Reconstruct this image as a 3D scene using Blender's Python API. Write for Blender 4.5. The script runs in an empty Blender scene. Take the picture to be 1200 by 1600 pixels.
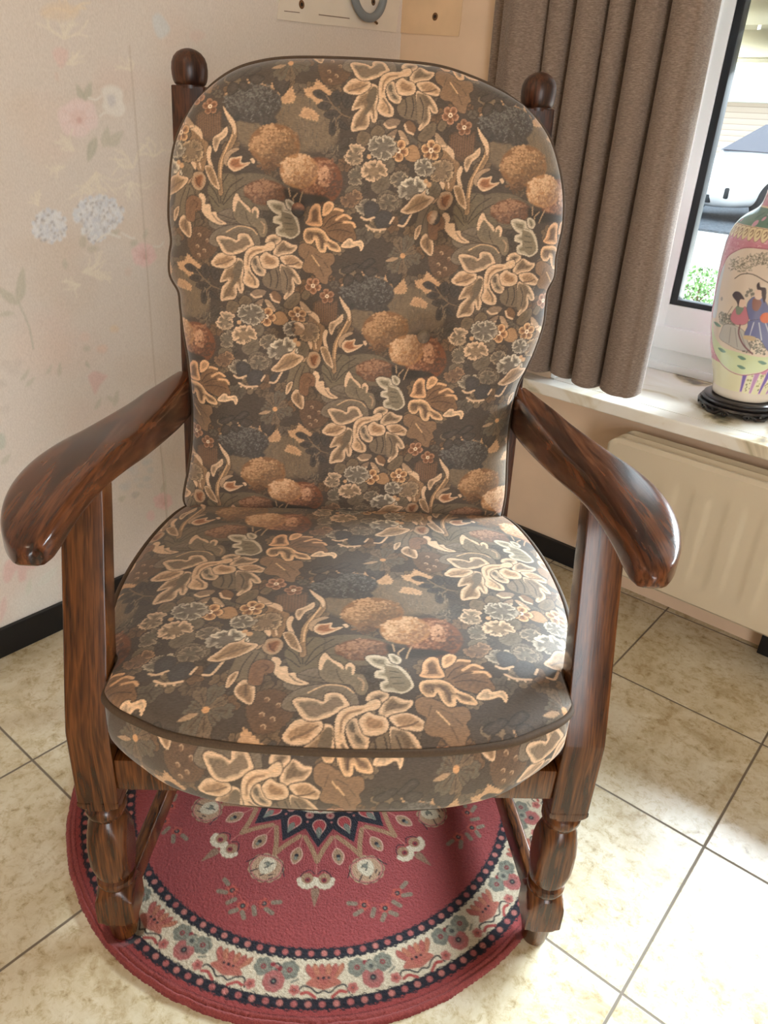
import bpy, bmesh, math, random
import numpy as np
from mathutils import Matrix, Vector
EXPOSURE, WORLD, SKYW, BACKW, LAMPW, FABGAIN, RUGGAIN = 0.35, 2.6, 2700.0, 118.0, 6.5, 1.5, 0.60
S = bpy.context.scene
COL = S.collection
# ------------------------------------------------------------------ camera
CAM_H, FPX = 1.069, 1197.0
YAW, PITCH, ROLL = -0.6955, 0.4728, 0.0637
def _rot(a, p, q):
    fw = np.array([math.sin(a)*math.cos(p), math.cos(a)*math.cos(p), -math.sin(p)])
    rt = np.array([math.cos(a), -math.sin(a), 0.]); up = np.cross(rt, fw)
    c, s = math.cos(q), math.sin(q)
    return np.array([c*rt+s*up, -s*rt+c*up, fw])
CR = _rot(YAW, PITCH, ROLL); CC = np.array([0, 0, CAM_H])
cam_d = bpy.data.cameras.new('camera'); cam = bpy.data.objects.new('camera', cam_d); COL.objects.link(cam)
cam.matrix_world = Matrix(((CR[0][0], CR[1][0], -CR[2][0], 0), (CR[0][1], CR[1][1], -CR[2][1], 0), (CR[0][2], CR[1][2], -CR[2][2], CAM_H), (0, 0, 0, 1)))
cam_d.sensor_fit = 'VERTICAL'; cam_d.sensor_height = 36.0; cam_d.lens = 36.0*FPX/1600.0
cam_d.clip_start = .02; cam_d.clip_end = 200
S.camera = cam
# ------------------------------------------------------------------ world, daylight, lamps, exposure
S.view_settings.view_transform = 'Standard'; S.view_settings.look = 'None'
S.view_settings.gamma = 1.0; S.view_settings.exposure = EXPOSURE; S.view_settings.use_curve_mapping = False
W = bpy.data.worlds.new('sky'); S.world = W; W.use_nodes = True
bg = W.node_tree.nodes['Background']; bg.inputs[0].default_value = (.80, .91, 1.0, 1); bg.inputs[1].default_value = WORLD
def lamp(name, kind, loc, energy, color, size=.1, sy=None, aim=None, portal=False):
    d = bpy.data.lights.new(name, kind); d.energy = energy; d.color = color
    if kind == 'AREA':
        d.shape = 'RECTANGLE'; d.size = size; d.size_y = sy or size
        if portal: d.cycles.is_portal = True
    else: d.shadow_soft_size = size
    o = bpy.data.objects.new(name, d); COL.objects.link(o); o.location = loc
    if aim is not None: o.rotation_euler = (Vector(aim)-Vector(loc)).to_track_quat('-Z', 'Y').to_euler()
    return o
lamp('window_portal', 'AREA', (0.0, 2.17, 1.32), 1, (1, 1, 1), 1.75, 1.75, (0.0, 0, 1.32), True)
lamp('sky_boost_lamp', 'AREA', (.75, 5.0, 3.1), SKYW, (.84, .93, 1.0), 3.4, 2.7, (-.3, 1.2, .7))  # area lamp added out of view, boosts sky light into the room
lamp('patio_door_daylight', 'AREA', (3.12, -1.6, 1.02), BACKW, (.94, .97, 1.0), 2.2, 1.9, (-1.45, .4, .85))
lamp('ceiling_lamp', 'POINT', (-.6, -.45, 2.3), LAMPW, (1.0, .80, .60), .09)
S.cycles.use_denoising = True
S.cycles.max_bounces = 10; S.cycles.diffuse_bounces = 6; S.cycles.sample_clamp_indirect = 6.0
# ------------------------------------------------------------------ colour fields
def s2l(c):
    c=np.asarray(c,float)/255.
    return np.where(c<=.04045,c/12.92,((c+.055)/1.055)**2.4)
def smooth_poly(pts,n=5):
    P=np.array(pts,float);m=len(P)
    t=np.linspace(0,1,n,endpoint=False)[:,None]
    out=[]
    for i in range(m):
        a,b,c,d=P[i-1],P[i],P[(i+1)%m],P[(i+2)%m]
        out.append(.5*(2*b+(c-a)*t+(2*a-5*b+4*c-d)*t*t+(3*b-a-3*c+d)*t**3))
    return np.vstack(out)
def smooth_line(pts,n=5):
    P=np.array(pts,float);P=np.vstack([2*P[0]-P[1],P,2*P[-1]-P[-2]])
    t=np.linspace(0,1,n,endpoint=False)[:,None];out=[]
    for i in range(1,len(P)-2):
        a,b,c,d=P[i-1],P[i],P[i+1],P[i+2]
        out.append(.5*(2*b+(c-a)*t+(2*a-5*b+4*c-d)*t*t+(3*b-a-3*c+d)*t**3))
    return np.vstack(out+[P[-2:-1]])
class Canvas:
    """A woven / printed colour field sampled onto mesh vertices; may wrap."""
    def __init__(s,w,h,bg,wrap=False,offsets=((0,0),)):
        s.w,s.h,s.wrap,s.off=w,h,wrap,offsets
        s.a=np.empty((h,w,3),np.float32);s.a[:]=np.asarray(bg,np.float32)
        s.T=lambda p:np.asarray(p,float)
        r=np.random.RandomState(11)
        def lat(st):
            gh,gw=h//st+2,w//st+2;g=r.uniform(-1,1,(gh,gw));g[-1]=g[0];g[:,-1]=g[:,0]
            y=np.linspace(0,gh-1.001,h);x=np.linspace(0,gw-1.001,w);j,i=y.astype(int),x.astype(int);fy,fx=(y-j)[:,None],(x-i)[None]
            return (g[np.ix_(j,i)]*(1-fx)+g[np.ix_(j,i+1)]*fx)*(1-fy)+(g[np.ix_(j+1,i)]*(1-fx)+g[np.ix_(j+1,i+1)]*fx)*fy
        s.slow=lat(13);s.fast=r.uniform(-1,1,(h,w));s.rough=0.;s.feather=False
    def _n(s,f,x0,y0,sh):
        return f[np.ix_((np.arange(y0,y0+sh[0]))%s.h,(np.arange(x0,x0+sh[1]))%s.w)]
    def _field(s,P,pad):
        x0=int(math.floor(P[:,0].min()-pad));x1=int(math.ceil(P[:,0].max()+pad))+1
        y0=int(math.floor(P[:,1].min()-pad));y1=int(math.ceil(P[:,1].max()+pad))+1
        if not s.wrap:
            x0=max(x0,0);y0=max(y0,0);x1=min(x1,s.w);y1=min(y1,s.h)
            if x1<=x0 or y1<=y0:return None
        X,Y=np.meshgrid(np.arange(x0,x1)+.5,np.arange(y0,y1)+.5)
        return x0,y0,X,Y
    def _dist(s,P,X,Y,closed):
        d2=np.full(X.shape,1e9);ins=np.zeros(X.shape,bool);n=len(P)
        for i in range(n if closed else n-1):
            ax,ay=P[i];bx,by=P[(i+1)%n];ex,ey=bx-ax,by-ay;L=ex*ex+ey*ey+1e-9
            wx,wy=X-ax,Y-ay
            t=np.clip((wx*ex+wy*ey)/L,0,1)
            d2=np.minimum(d2,(wx-t*ex)**2+(wy-t*ey)**2)
            if closed and ay!=by:
                c=((ay>Y)!=(by>Y))&(X<ax+(Y-ay)*ex/(by-ay));ins^=c
        d=np.sqrt(d2)
        return np.where(ins,d,-d) if closed else d
    def _blend(s,x0,y0,al,col):
        h,w=al.shape
        for ox,oy in s.off:
            if s.wrap:
                ix=(np.arange(x0,x0+w)+int(ox))%s.w;iy=(np.arange(y0,y0+h)+int(oy))%s.h
                g=np.ix_(iy,ix)
            else: g=(slice(y0,y0+h),slice(x0,x0+w))
            b=s.a[g];s.a[g]=b+(np.asarray(col,np.float32)-b)*al[...,None]
    def poly(s,pts,fill,rim=None,rw=3.,line=None,lw=1.5,sm=True,grad=None,soft=1.,alpha=1.,sc=None):
        P=s.T(pts)
        if sm:P=smooth_poly(P,4)
        if sc is not None:      # scalloped edge: (depth, wavelength)
            L=np.r_[0,np.cumsum(np.linalg.norm(np.diff(np.vstack([P,P[:1]]),axis=0),axis=1))];n=max(4,int(round(L[-1]/sc[1])))
            t=np.linspace(0,L[-1],n*8,endpoint=False);Q=np.stack([np.interp(t,L,np.r_[P[:,k],P[:1,k]]) for k in (0,1)],1)
            T_=np.roll(Q,-1,0)-np.roll(Q,1,0);T_/=np.linalg.norm(T_,axis=1)[:,None]+1e-9;N_=np.stack([T_[:,1],-T_[:,0]],1)
            if np.sum(Q[:,0]*np.roll(Q[:,1],-1)-Q[:,1]*np.roll(Q[:,0],-1))<0:N_=-N_
            P=Q+N_*(sc[0]*(np.abs(np.sin(np.arange(n*8)*math.pi/8))-.5))[:,None]
        f=s._field(P,lw+2)
        if f is None:return
        x0,y0,X,Y=f;d=s._dist(P,X,Y,True)
        if s.rough:
            d0=d;d=d+s.rough*s._n(s.fast,x0,y0,d.shape)
            rw=rw*(.84+.5*s._n(s.slow,x0,y0,d.shape))
        if line is not None:s._blend(x0,y0,np.clip((d+lw)/soft+.5,0,1)*.85*alpha,s2l(line))
        a=np.clip(d/soft+.5,0,1)*alpha
        if rim is not None:
            s._blend(x0,y0,a,s2l(rim))
            a=np.clip((d-rw)/1.2+.5,0,1)*alpha
            if s.rough:
                s._blend(x0,y0,a,s2l(rim)*.45+s2l(fill)*.55);a=np.clip((d-rw*1.7)/1.6+.5,0,1)*alpha
        col=s2l(fill)
        if grad is None and rim is not None and s.feather:grad=tuple(c*.80 for c in fill)
        if grad is not None:
            k=np.clip(d/max(d.max(),1e-6),0,1)[...,None]
            if s.feather:k=np.clip(k+.28*np.sin((X*.8+Y*.55+6*s._n(s.slow,x0,y0,d.shape))*.75)[...,None]*(k>.05),0,1)
            col=col*(1-k)+s2l(grad)*k
        s._blend(x0,y0,a,col)
    def stroke(s,pts,col,w=2.,taper=False,sm=True,alpha=1.):
        P=s.T(pts)
        if sm and len(P)>2:P=smooth_line(P,4)
        f=s._field(P,w+2)
        if f is None:return
        x0,y0,X,Y=f;d=s._dist(P,X,Y,False)
        s._blend(x0,y0,np.clip(w/2-d+.5,0,1)*alpha,s2l(col))
    def disc(s,c,r,col,alpha=1.,soft=1.):
        p=s.T([c])[0]
        P=np.array([p-r,p+r]);f=s._field(P,2)
        if f is None:return
        x0,y0,X,Y=f;d=r-np.hypot(X-p[0],Y-p[1])
        s._blend(x0,y0,np.clip(d/soft+.5,0,1)*alpha,s2l(col))
    def sample(s,u,v):
        """bilinear colour at canvas pixel coordinates"""
        u=np.asarray(u)-.5;v=np.asarray(v)-.5
        i=np.floor(u).astype(int);j=np.floor(v).astype(int);fu=(u-i)[...,None];fv=(v-j)[...,None]
        def g(jj,ii):
            if s.wrap:return s.a[jj%s.h,ii%s.w]
            return s.a[np.clip(jj,0,s.h-1),np.clip(ii,0,s.w-1)]
        return (g(j,i)*(1-fu)+g(j,i+1)*fu)*(1-fv)+(g(j+1,i)*(1-fu)+g(j+1,i+1)*fu)*fv
def make_tapestry():
    """half-drop woven tapestry: one repeat, 384 x 536 mm-like units at 1.6 px"""
    K=1.6;W,H=int(384*K)//2*2,int(536*K)//2*2
    D=(54,46,38);C=(202,168,128);T=(162,132,98);M=(132,108,82);G=(118,103,82);B=(116,82,54);RU=(152,98,60);S=(78,74,66);GC=(190,172,140);LN=(66,55,43)
    cv=Canvas(W,H,s2l((74,63,50)),True,((0,0),(W//2,H//2)))
    cv.rough=.55
    an=math.radians(3.9);ca,sa=math.cos(an),math.sin(an)
    rnd=random.Random(4)
    fr={'a':((300,280),(388,390)),'b':((290,160),(388,390)),'e':((320,440),(388,390)),'d':((500,220),(762,417)),'f':((470,390),(762,417))}
    def use(k):
        (ox,oy),(cx,cy)=fr[k]
        def T_(p):
            q=np.asarray(p,float)/4.2857
            x=q[:,0]+ox-cx;y=q[:,1]+oy-cy
            return np.stack([(x*ca+y*sa)*K+W/2,(-x*sa+y*ca)*K+H*.45],1)
        cv.T=T_
    def mm(p):return np.asarray(p,float)
    cv.feather=True
    # ground: dim scalloped foliage filling the dark field
    cv.T=mm
    for i in range(190):
        x,y=rnd.uniform(0,W),rnd.uniform(0,H/2);r=rnd.uniform(9,27);a0=rnd.uniform(0,6.3);n=rnd.choice((5,6,7))
        pts=[]
        for k in range(n*4):
            t=a0+k*2*math.pi/(n*4);rr=r*(.78+.24*abs(math.sin((t-a0)*n/2)))
            pts.append((x+rr*math.cos(t),y+rr*.9*math.sin(t)))
        col=rnd.choice(((102,84,62),(114,92,66),(98,86,68),(88,75,58),(110,84,58),(122,102,76),(80,70,56),(106,90,70)))
        cv.poly(pts,col,line=(58,48,38),lw=1.4,grad=tuple(int(c*.8) for c in col))
        for k in range(3):
            t=a0+k*2.1;cv.stroke([(x,y),(x+r*.7*math.cos(t),y+r*.7*math.sin(t))],(62,52,40),1.6)
    # meadow with dark tree, sky gaps and leaf sprig
    use('f')
    cv.poly([(250,200),(450,200),(700,220),(880,260),(930,420),(900,520),(700,560),(450,560),(300,500),(230,360)],(112,94,70),soft=14)
    for i in range(230):
        x,y=rnd.uniform(300,930),rnd.uniform(250,560)
        c=rnd.choice(((128,108,80),(92,80,64),(84,76,64),(120,96,68)))
        cv.stroke([(x,y),(x+rnd.uniform(-14,14),y-rnd.uniform(18,42))],c,1.6,alpha=.7)
    for p in ([(590,268),(555,240),(525,200),(600,205),(640,165),(665,230),(650,262)],[(735,225),(715,180),(780,165),(800,118),(870,180),(900,200),(860,230),(800,272),(765,235)],[(440,140),(500,168),(530,108),(528,190),(470,215)],[(350,110),(380,160),(455,130),(430,175),(370,172)],[(290,140),(330,190),(308,190)],[(215,200),(270,232),(222,268)],[(685,345),(715,288),(765,300),(812,335),(805,372),(755,362)]):
        cv.poly(p,(186,146,104),sm=False,grad=(170,132,92),sc=(3.2,8.))
    def crown(cx,cy,rx,ry,cols,n,r,line=None,seed=1):
        rr=random.Random(seed)
        if line:cv.poly([(cx+rx*math.cos(t)*1.0,cy+ry*math.sin(t)) for t in np.linspace(0,6.28,14)[:-1]],line,soft=5)
        for i in range(n*2):
            t=rr.uniform(0,6.28);q=math.sqrt(rr.random())*(.9+.13*math.sin(t*5+seed)+.06*math.sin(t*11));x=cx+rx*q*math.cos(t);y=cy+ry*q*math.sin(t)
            l=.5-.45*(x-cx)/rx-.55*(y-cy)/ry+rr.uniform(-.35,.35)
            c=cols[max(0,min(len(cols)-1,int(l*len(cols))))]
            cv.disc((x,y),rr.uniform(.5,1)*r*.72,c,alpha=.85)
    def strokes_crown(cx,cy,rx,ry,cols,n,seed):
        rr=random.Random(seed)
        for i in range(n):
            t=rr.uniform(0,6.28);q=math.sqrt(rr.random());x=cx+rx*q*math.cos(t);y=cy+ry*q*math.sin(t);a=rr.uniform(0,6.28)
            cv.stroke([(x,y),(x+14*math.cos(a),y+11*math.sin(a))],rr.choice(cols),2.2,alpha=.9)
    crown(390,265,185,120,((72,66,56),(86,80,69),(100,94,82)),150,5,(70,62,52),3)
    strokes_crown(390,255,185,120,((112,106,94),(70,64,55),(102,96,84),(64,58,51)),240,5)
    crown(250,340,60,45,((64,59,51),(76,70,60)),40,4,(66,60,52),6)
    crown(480,370,60,35,((64,59,51),(80,72,60)),40,4,(68,61,52),7)
    for p in ([(520,130),(545,100),(575,75),(610,95),(625,135),(612,180),(575,222),(555,185),(530,175)],[(365,110),(400,88),(460,105),(440,140),(395,145)],[(225,180),(250,140),(295,150),(285,195),(240,215)],[(300,150),(330,132),(362,160),(340,195)],[(210,110),(300,65),(330,80),(260,130)],[(330,90),(400,30),(440,50),(380,90)]):
        cv.poly(p,(66,58,48),line=(44,38,32),grad=(80,70,58))
    for p in ([(775,200),(815,185),(865,215),(890,250),(840,240),(800,230)],[(805,285),(840,260),(890,275),(860,305)],[(845,335),(885,305),(940,325),(900,358)],[(880,440),(885,375),(915,355),(925,400),(905,455)],[(930,360),(965,375),(1000,420),(950,405)],[(900,200),(940,190),(950,260),(920,280),(900,250)],[(960,230),(1000,200),(1020,260),(985,290)]):
        cv.poly(p,(74,66,55),line=(44,38,32),grad=(58,50,42))
    cv.stroke([(860,220),(910,285),(960,330),(1010,350)],(122,98,70),2.4);cv.stroke([(960,330),(925,365),(920,400)],(122,98,70),2)
    # spreading brown flower, berries
    use('d')
    cx,cy=500,740
    for k in (0,1,2,3,4,5,6,7,8):
        t=k*.698+.2;r=(128,92,120,136,100,84,126,138,96)[k]
        c,s_=math.cos(t),math.sin(t)
        pts=[(cx+c*a*r-s_*b*r,cy+s_*a*r+c*b*r) for a,b in ((.12,-.06),(.4,-.14),(.75,-.30),(1.0,-.16),(.9,0),(1.02,.14),(.8,.30),(.45,.16),(.12,.06))]
        cv.poly(pts,rnd.choice(((116,96,72),(106,88,66),(122,100,74),(100,90,72))),line=LN,lw=1.2,grad=(94,78,58),sc=(1.6,6.5))
        cv.stroke([(cx+c*40,cy+s_*40),(cx+c*95,cy+s_*95)],(74,60,46),1.8)
    cv.disc((500,740),6.5,(196,146,96));
    cv.poly([(380,775),(430,750),(470,755),(430,778)],T)
    cv.poly([(680,740),(720,680),(800,670),(870,720),(890,800),(830,870),(730,880),(690,820)],(100,76,54),line=LN,grad=(88,68,50),soft=2,sc=(2.2,9))
    for x,y in ((768,725),(820,762),(748,800),(795,828),(755,858)):
        cv.disc((x,y),5,(112,84,60));cv.stroke([(x-10,y-8),(x,y-13),(x+9,y-6),(x+8,y+5)],(178,146,110),2.)
    # flame leaves and rounded trees
    use('a')
    cv.poly([(780,900),(800,800),(860,780),(900,820),(950,780),(940,900),(880,960)],(98,76,56),line=LN,soft=5,sc=(2.,9.))
    for x_ in range(800,950,16):cv.stroke([(x_,800),(x_-4,930)],(118,86,60),2)
    use('b')
    cv.poly([(300,520),(360,480),(440,470),(560,490),(640,560),(660,640),(560,700),(420,690),(340,640)],(104,90,68),line=LN,soft=3)
    crown(590,300,165,130,((108,82,56),(126,96,64),(150,114,76),(176,136,94)),300,5,(126,90,56),11)
    crown(540,420,60,50,((92,68,46),(116,84,54)),40,5,None,12)
    crown(880,520,150,150,((84,60,44),(108,74,52),(136,94,66),(160,114,80)),260,5,(112,70,44),13)
    crown(745,455,130,105,((136,100,70),(164,126,88),(186,148,106),(200,162,120)),220,5,(160,116,74),14)
    crown(910,490,45,70,((160,116,82),(186,142,104)),40,5,None,15)
    crown(515,590,135,80,((94,70,52),(114,84,62),(138,102,74),(152,114,82)),190,4.5,(106,72,48),16)
    cv.poly([(640,560),(700,580),(900,610),(940,640),(800,660),(680,650),(640,620)],(56,48,38),soft=6)
    for q in ([(760,580),(740,620),(725,660)],[(720,590),(690,620),(690,640)],[(668,560),(672,610)]):cv.stroke(q,(160,130,94),3.2)
    cv.poly([(20,640),(60,640),(70,700),(40,720),(10,700)],(132,96,60),line=LN)
    for i in range(22):
        x,y=rnd.uniform(760,1010),rnd.uniform(150,360);cv.stroke([(x,y),(x+rnd.uniform(-18,18),y-26)],(128,110,84),1.8)
    fans=[[(215,660),(190,590),(130,520)],[(225,660),(230,560),(280,480)],[(235,660),(290,560),(380,500)],[(240,670),(320,590),(400,540)],[(210,680),(150,610),(90,590)]]
    cv.poly([(140,560),(230,480),(330,490),(330,600),(420,640),(460,760),(380,800),(220,760),(170,690)],(106,92,68),line=LN,soft=3)
    for q in fans:cv.stroke(q,(70,60,46),2.6)
    cv.poly([(30,170),(80,180),(120,220),(128,262),(160,290),(150,350),(130,430),(110,465),(80,455),(60,400),(30,280),(50,230)],(142,110,76),line=LN,lw=2,grad=(116,90,62))
    cv.poly([(30,170),(80,180),(118,215),(122,262),(95,240),(62,212),(42,202)],C)
    cv.stroke([(76,275),(84,350),(98,440)],C,4);cv.stroke([(50,290),(60,360)],(94,76,54),2)
    cv.poly([(212,600),(215,470),(225,400),(260,330),(300,270),(320,200),(285,130),(265,65),(300,110),(340,160),(350,220),(345,260),(330,290),(290,360),(250,430),(240,520),(242,600)],(150,118,82),line=LN,lw=2,grad=(126,100,70))
    cv.poly([(265,65),(300,110),(335,155),(345,205),(335,240),(320,190),(288,135)],C)
    cv.stroke([(320,240),(280,320),(240,410),(230,500)],(196,156,110),3.6)
    cv.poly([(190,305),(198,255),(240,230),(288,190),(285,240),(240,280),(210,342)],T,rim=C,rw=4,line=LN)
    cv.poly([(145,345),(165,306),(182,320),(170,380),(186,440),(165,440),(150,400)],C,line=LN)
    cv.poly([(130,430),(172,430),(200,480),(222,575),(170,540),(140,480)],(150,118,82),rim=C,rw=2.4,line=LN)
    cv.poly([(255,400),(275,350),(330,318),(362,325),(300,365),(280,430)],T,line=LN)
    cv.poly([(280,420),(300,380),(340,375),(378,368),(372,408),(432,404),(385,440),(320,462)],(158,104,66),rim=C,rw=5,line=LN,lw=2)
    cv.poly([(430,385),(448,380),(460,400),(445,412)],C)
    cv.poly([(28,510),(55,468),(108,466),(132,510),(114,560),(80,580),(45,560)],(140,90,54),rim=T,rw=7,line=LN,lw=2)
    cv.stroke([(62,500),(72,540),(90,555)],(92,62,42),3)
    cv.poly([(-10,490),(25,455),(42,480),(25,520),(0,540)],T,line=LN);cv.poly([(32,400),(50,380),(70,420),(60,450)],C)
    # scroll flower with acanthus petals
    use('a')
    cv.poly([(100,250),(200,190),(262,190),(330,270),(430,330),(400,390),(200,330),(110,300)],G,line=LN,grad=(98,84,64))
    for q in ([(150,210),(220,235),(300,260)],[(120,260),(220,265),(330,290)]):cv.stroke(q,(76,64,50),2)
    cv.poly([(260,190),(262,130),(290,82),(320,130),(365,168),(376,212),(384,180),(405,164),(427,190),(422,232),(458,242),(472,268),(482,320),(460,362),(430,350),(400,300),(330,285),(290,270),(262,232)],(122,106,80),line=LN,lw=2,grad=(108,94,72))
    cv.poly([(258,190),(262,130),(290,82),(320,130),(368,172),(372,205),(330,160),(300,130),(282,160),(272,195)],C)
    cv.poly([(382,185),(405,164),(428,190),(422,235),(410,235),(412,198),(395,190),(388,210)],C)
    cv.stroke([(340,200),(350,250),(370,285)],(80,68,52),2);cv.stroke([(440,262),(462,290),(455,335)],T,4)
    cv.poly([(35,90),(65,88),(82,120),(75,152),(110,155),(115,200),(145,200),(160,240),(212,275),(170,284),(120,266),(70,226),(45,180)],C,line=LN,lw=2.2)
    cv.stroke([(120,215),(150,255),(180,270)],M,3)
    cv.poly([(90,400),(110,342),(180,300),(280,284),(370,300),(415,340),(432,410),(380,420),(250,400),(150,425)],G,line=LN,lw=2,grad=(104,88,66))
    cv.stroke([(205,330),(285,292),(370,305),(412,345)],(196,160,116),2.6)
    R=dict(line=LN,lw=2.2)
    cv.poly([(440,630),(500,580),(560,555),(600,620),(590,705),(520,715),(455,685)],(112,94,70),**R)
    for q in ([(490,590),(500,640),(490,690)],[(535,580),(545,640),(530,700)]):cv.stroke(q,(66,56,44),3)
    cv.poly([(560,545),(600,548),(650,570),(690,620),(702,668),(668,672),(645,640),(657,690),(640,745),(592,780),(576,768),(590,735),(570,700),(565,640)],(120,98,72),rim=C,rw=5,**R)
    cv.poly([(565,560),(600,575),(620,640),(610,720),(580,740),(565,690)],(122,102,76))
    cv.stroke([(585,580),(608,640),(600,710)],(74,62,48),3)
    cv.poly([(520,450),(545,405),(590,383),(640,408),(678,415),(672,442),(640,468),(600,478),(545,492),(522,478)],(128,104,76),rim=C,rw=5.5,**R)
    cv.poly([(565,490),(630,478),(675,490),(722,535),(700,568),(650,562),(605,548),(575,522)],(176,138,98),rim=C,rw=5,**R)
    cv.stroke([(600,545),(650,540),(690,525)],(104,80,58),3.2)
    cv.poly([(270,498),(320,525),(312,620),(314,690),(302,732),(280,730),(264,690),(262,740),(240,775),(200,782),(148,788),(147,740),(165,690),(205,650),(148,662),(165,610),(190,570),(230,545)],(140,112,80),rim=C,rw=6,**R)
    cv.poly([(280,520),(310,530),(300,600),(270,650),(230,700),(220,690),(250,620),(240,590)],(104,88,66))
    cv.stroke([(230,690),(200,740),(170,765)],(110,88,64),4);cv.stroke([(285,640),(288,705)],(120,96,70),3.4)
    cv.poly([(92,537),(115,500),(150,470),(210,466),(258,480),(268,515),(232,550),(190,567),(130,562)],(176,138,98),rim=C,rw=6,**R)
    cv.stroke([(130,545),(190,530),(245,505)],(122,96,70),4)
    cv.poly([(135,372),(165,353),(230,365),(275,383),(280,350),(310,336),(355,348),(382,390),(388,418),(340,445),(280,472),(215,478),(175,455),(155,415)],(126,106,80),rim=C,rw=7,**R)
    cv.poly([(305,375),(330,362),(352,375),(362,410),(330,420),(290,440),(240,455),(205,440),(195,405),(225,395),(250,410)],(120,100,76))
    cv.poly([(465,392),(485,355),(530,343),(568,360),(570,388),(540,412),(525,432),(500,410)],(126,104,78),rim=C,rw=6,**R)
    cv.poly([(365,520),(385,482),(420,488),(440,540),(467,582),(452,617),(415,614),(380,582)],(112,96,74),rim=C,rw=6,**R)
    cv.poly([(318,545),(325,480),(350,440),(400,420),(455,418),(482,400),(520,392),(532,420),(512,447),(475,452),(430,467),(395,482),(372,505),(360,545),(370,590),(394,620),(416,650),(412,692),(370,699),(328,680),(308,648),(322,600)],(196,156,112),rim=C,rw=6,**R)
    cv.stroke([(345,540),(352,490),(385,455),(440,445)],(140,110,80),4);cv.stroke([(350,590),(385,640),(390,675)],(124,100,74),5)
    cv.poly([(428,492),(470,458),(500,475),(540,488),(558,520),(546,556),(500,570),(450,562),(434,530)],(170,130,90),rim=C,rw=7,**R)
    # second acanthus spray
    cv.poly([(690,420),(740,398),(800,430),(860,460),(922,468),(932,520),(905,550),(917,590),(892,620),(880,668),(830,652),(790,602),(740,592),(713,562),(730,510),(693,480)],(130,100,70),grad=(118,92,66),**R)
    cv.stroke([(780,480),(805,515),(832,552)],(200,160,112),3);cv.stroke([(832,552),(860,620)],(90,70,50),2)
    for q in ([(760,450),(740,500)],[(800,470),(850,500)],[(860,520),(890,560)]):cv.stroke(q,(92,74,54),2)
    cv.poly([(840,290),(880,210),(940,170),(992,183),(985,208),(940,225),(1000,208),(1048,235),(1005,262),(1060,258),(1080,290),(1062,305),(1078,370),(1000,395),(930,370),(880,340)],(124,92,62),grad=(104,78,54),**R)
    for q in ([(875,215),(930,178),(988,188)],[(945,245),(1000,215),(1042,238)],[(990,262),(1050,265),(1070,292)]):cv.stroke(q,(206,160,112),6)
    for q in ([(860,290),(900,240),(950,215)],[(880,300),(940,270),(990,262)],[(890,320),(970,310),(1050,330)]):cv.stroke(q,(76,58,42),2.4)
    cv.poly([(745,240),(760,180),(800,143),(836,155),(838,205),(850,280),(790,290),(730,270)],(124,90,60),rim=(206,158,110),rw=6,**R)
    cv.poly([(850,215),(860,150),(900,128),(930,150),(912,190),(870,222)],(200,152,104),rim=(212,166,118),rw=4,**R)
    cv.poly([(480,140),(520,120),(590,140),(602,175),(640,198),(672,240),(692,300),(690,342),(640,372),(600,362),(545,347),(538,302),(565,282),(518,265),(523,228),(552,218),(515,195)],(130,116,88),rim=GC,rw=6,**R)
    cv.poly([(570,190),(615,190),(655,230),(682,300),(670,345),(630,360),(590,320),(575,270)],(122,108,82))
    for q in ([(580,190),(640,215),(685,300)],):cv.stroke(q,GC,3)
    for q in ([(590,230),(630,240)],[(590,270),(640,275)],[(600,310),(650,310)]):cv.stroke(q,(82,72,54),2.4)
    cv.poly([(595,120),(625,116),(658,150),(640,186),(605,170)],(130,116,88),rim=GC,rw=4,**R)
    cv.poly([(718,352),(730,308),(770,298),(820,298),(862,320),(900,370),(952,400),(978,442),(960,457),(900,442),(882,420),(872,457),(835,458),(810,420),(800,378),(780,402),(740,397)],(136,106,74),rim=(212,170,122),rw=5.5,**R)
    cv.stroke([(750,340),(775,335),(780,375)],(96,74,54),4);cv.stroke([(820,340),(850,385),(850,430)],(96,74,54),5);cv.stroke([(890,390),(940,425)],(110,84,60),4)
    cv.poly([(978,412),(1020,370),(1050,368),(1062,385),(1112,378),(1130,410),(1112,449),(1092,415),(1040,428),(990,427)],C,rim=(222,184,138),rw=3,**R)
    # small leaves and flowers under the scroll flower
    for p,c in (([(355,735),(400,708),(462,720),(430,762),(380,767)],M),([(350,832),(400,790),(442,773),(422,822),(380,844)],M),([(448,778),(482,788),(522,850),(505,862),(465,822)],T),([(488,742),(520,718),(562,760),(546,802),(508,786)],(116,86,58)),([(688,788),(732,818),(768,868),(722,872),(695,842)],T)):
        cv.poly(p,c,rim=None,**R)
    for q in ([(358,742),(385,764),(430,756)],[(352,836),(385,842),(422,818)],[(470,822),(508,858)],[(490,745),(505,782),(545,800)],[(698,842),(722,868),(762,868)]):cv.stroke(q,C,5)
    for p in ([(575,815),(650,738),(692,738),(682,802),(620,848)],[(700,760),(740,700),(770,720),(740,780)],[(270,800),(310,750),(360,780),(340,840),(290,850)],[(180,850),(200,790),(260,800),(270,850),(220,880)]):
        cv.poly(p,(116,96,70),grad=(98,82,60),**R)
    def flower5(cx,cy,r,c1,c2,rot=.3,ring=(230,205,165)):
        for k in range(5):
            t=rot+k*1.2566;x,y=cx+.6*r*math.cos(t),cy+.6*r*math.sin(t)
            cv.poly([(x+.44*r*math.cos(u),y+.44*r*math.sin(u)) for u in np.linspace(0,6.28,9)[:-1]],c2,rim=c1,rw=3.2,line=LN,lw=2)
        for k in range(5):
            t=rot+k*1.2566;cv.stroke([(cx+.2*r*math.cos(t),cy+.2*r*math.sin(t)),(cx+.6*r*math.cos(t),cy+.6*r*math.sin(t))],(112,74,46),6)
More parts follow.
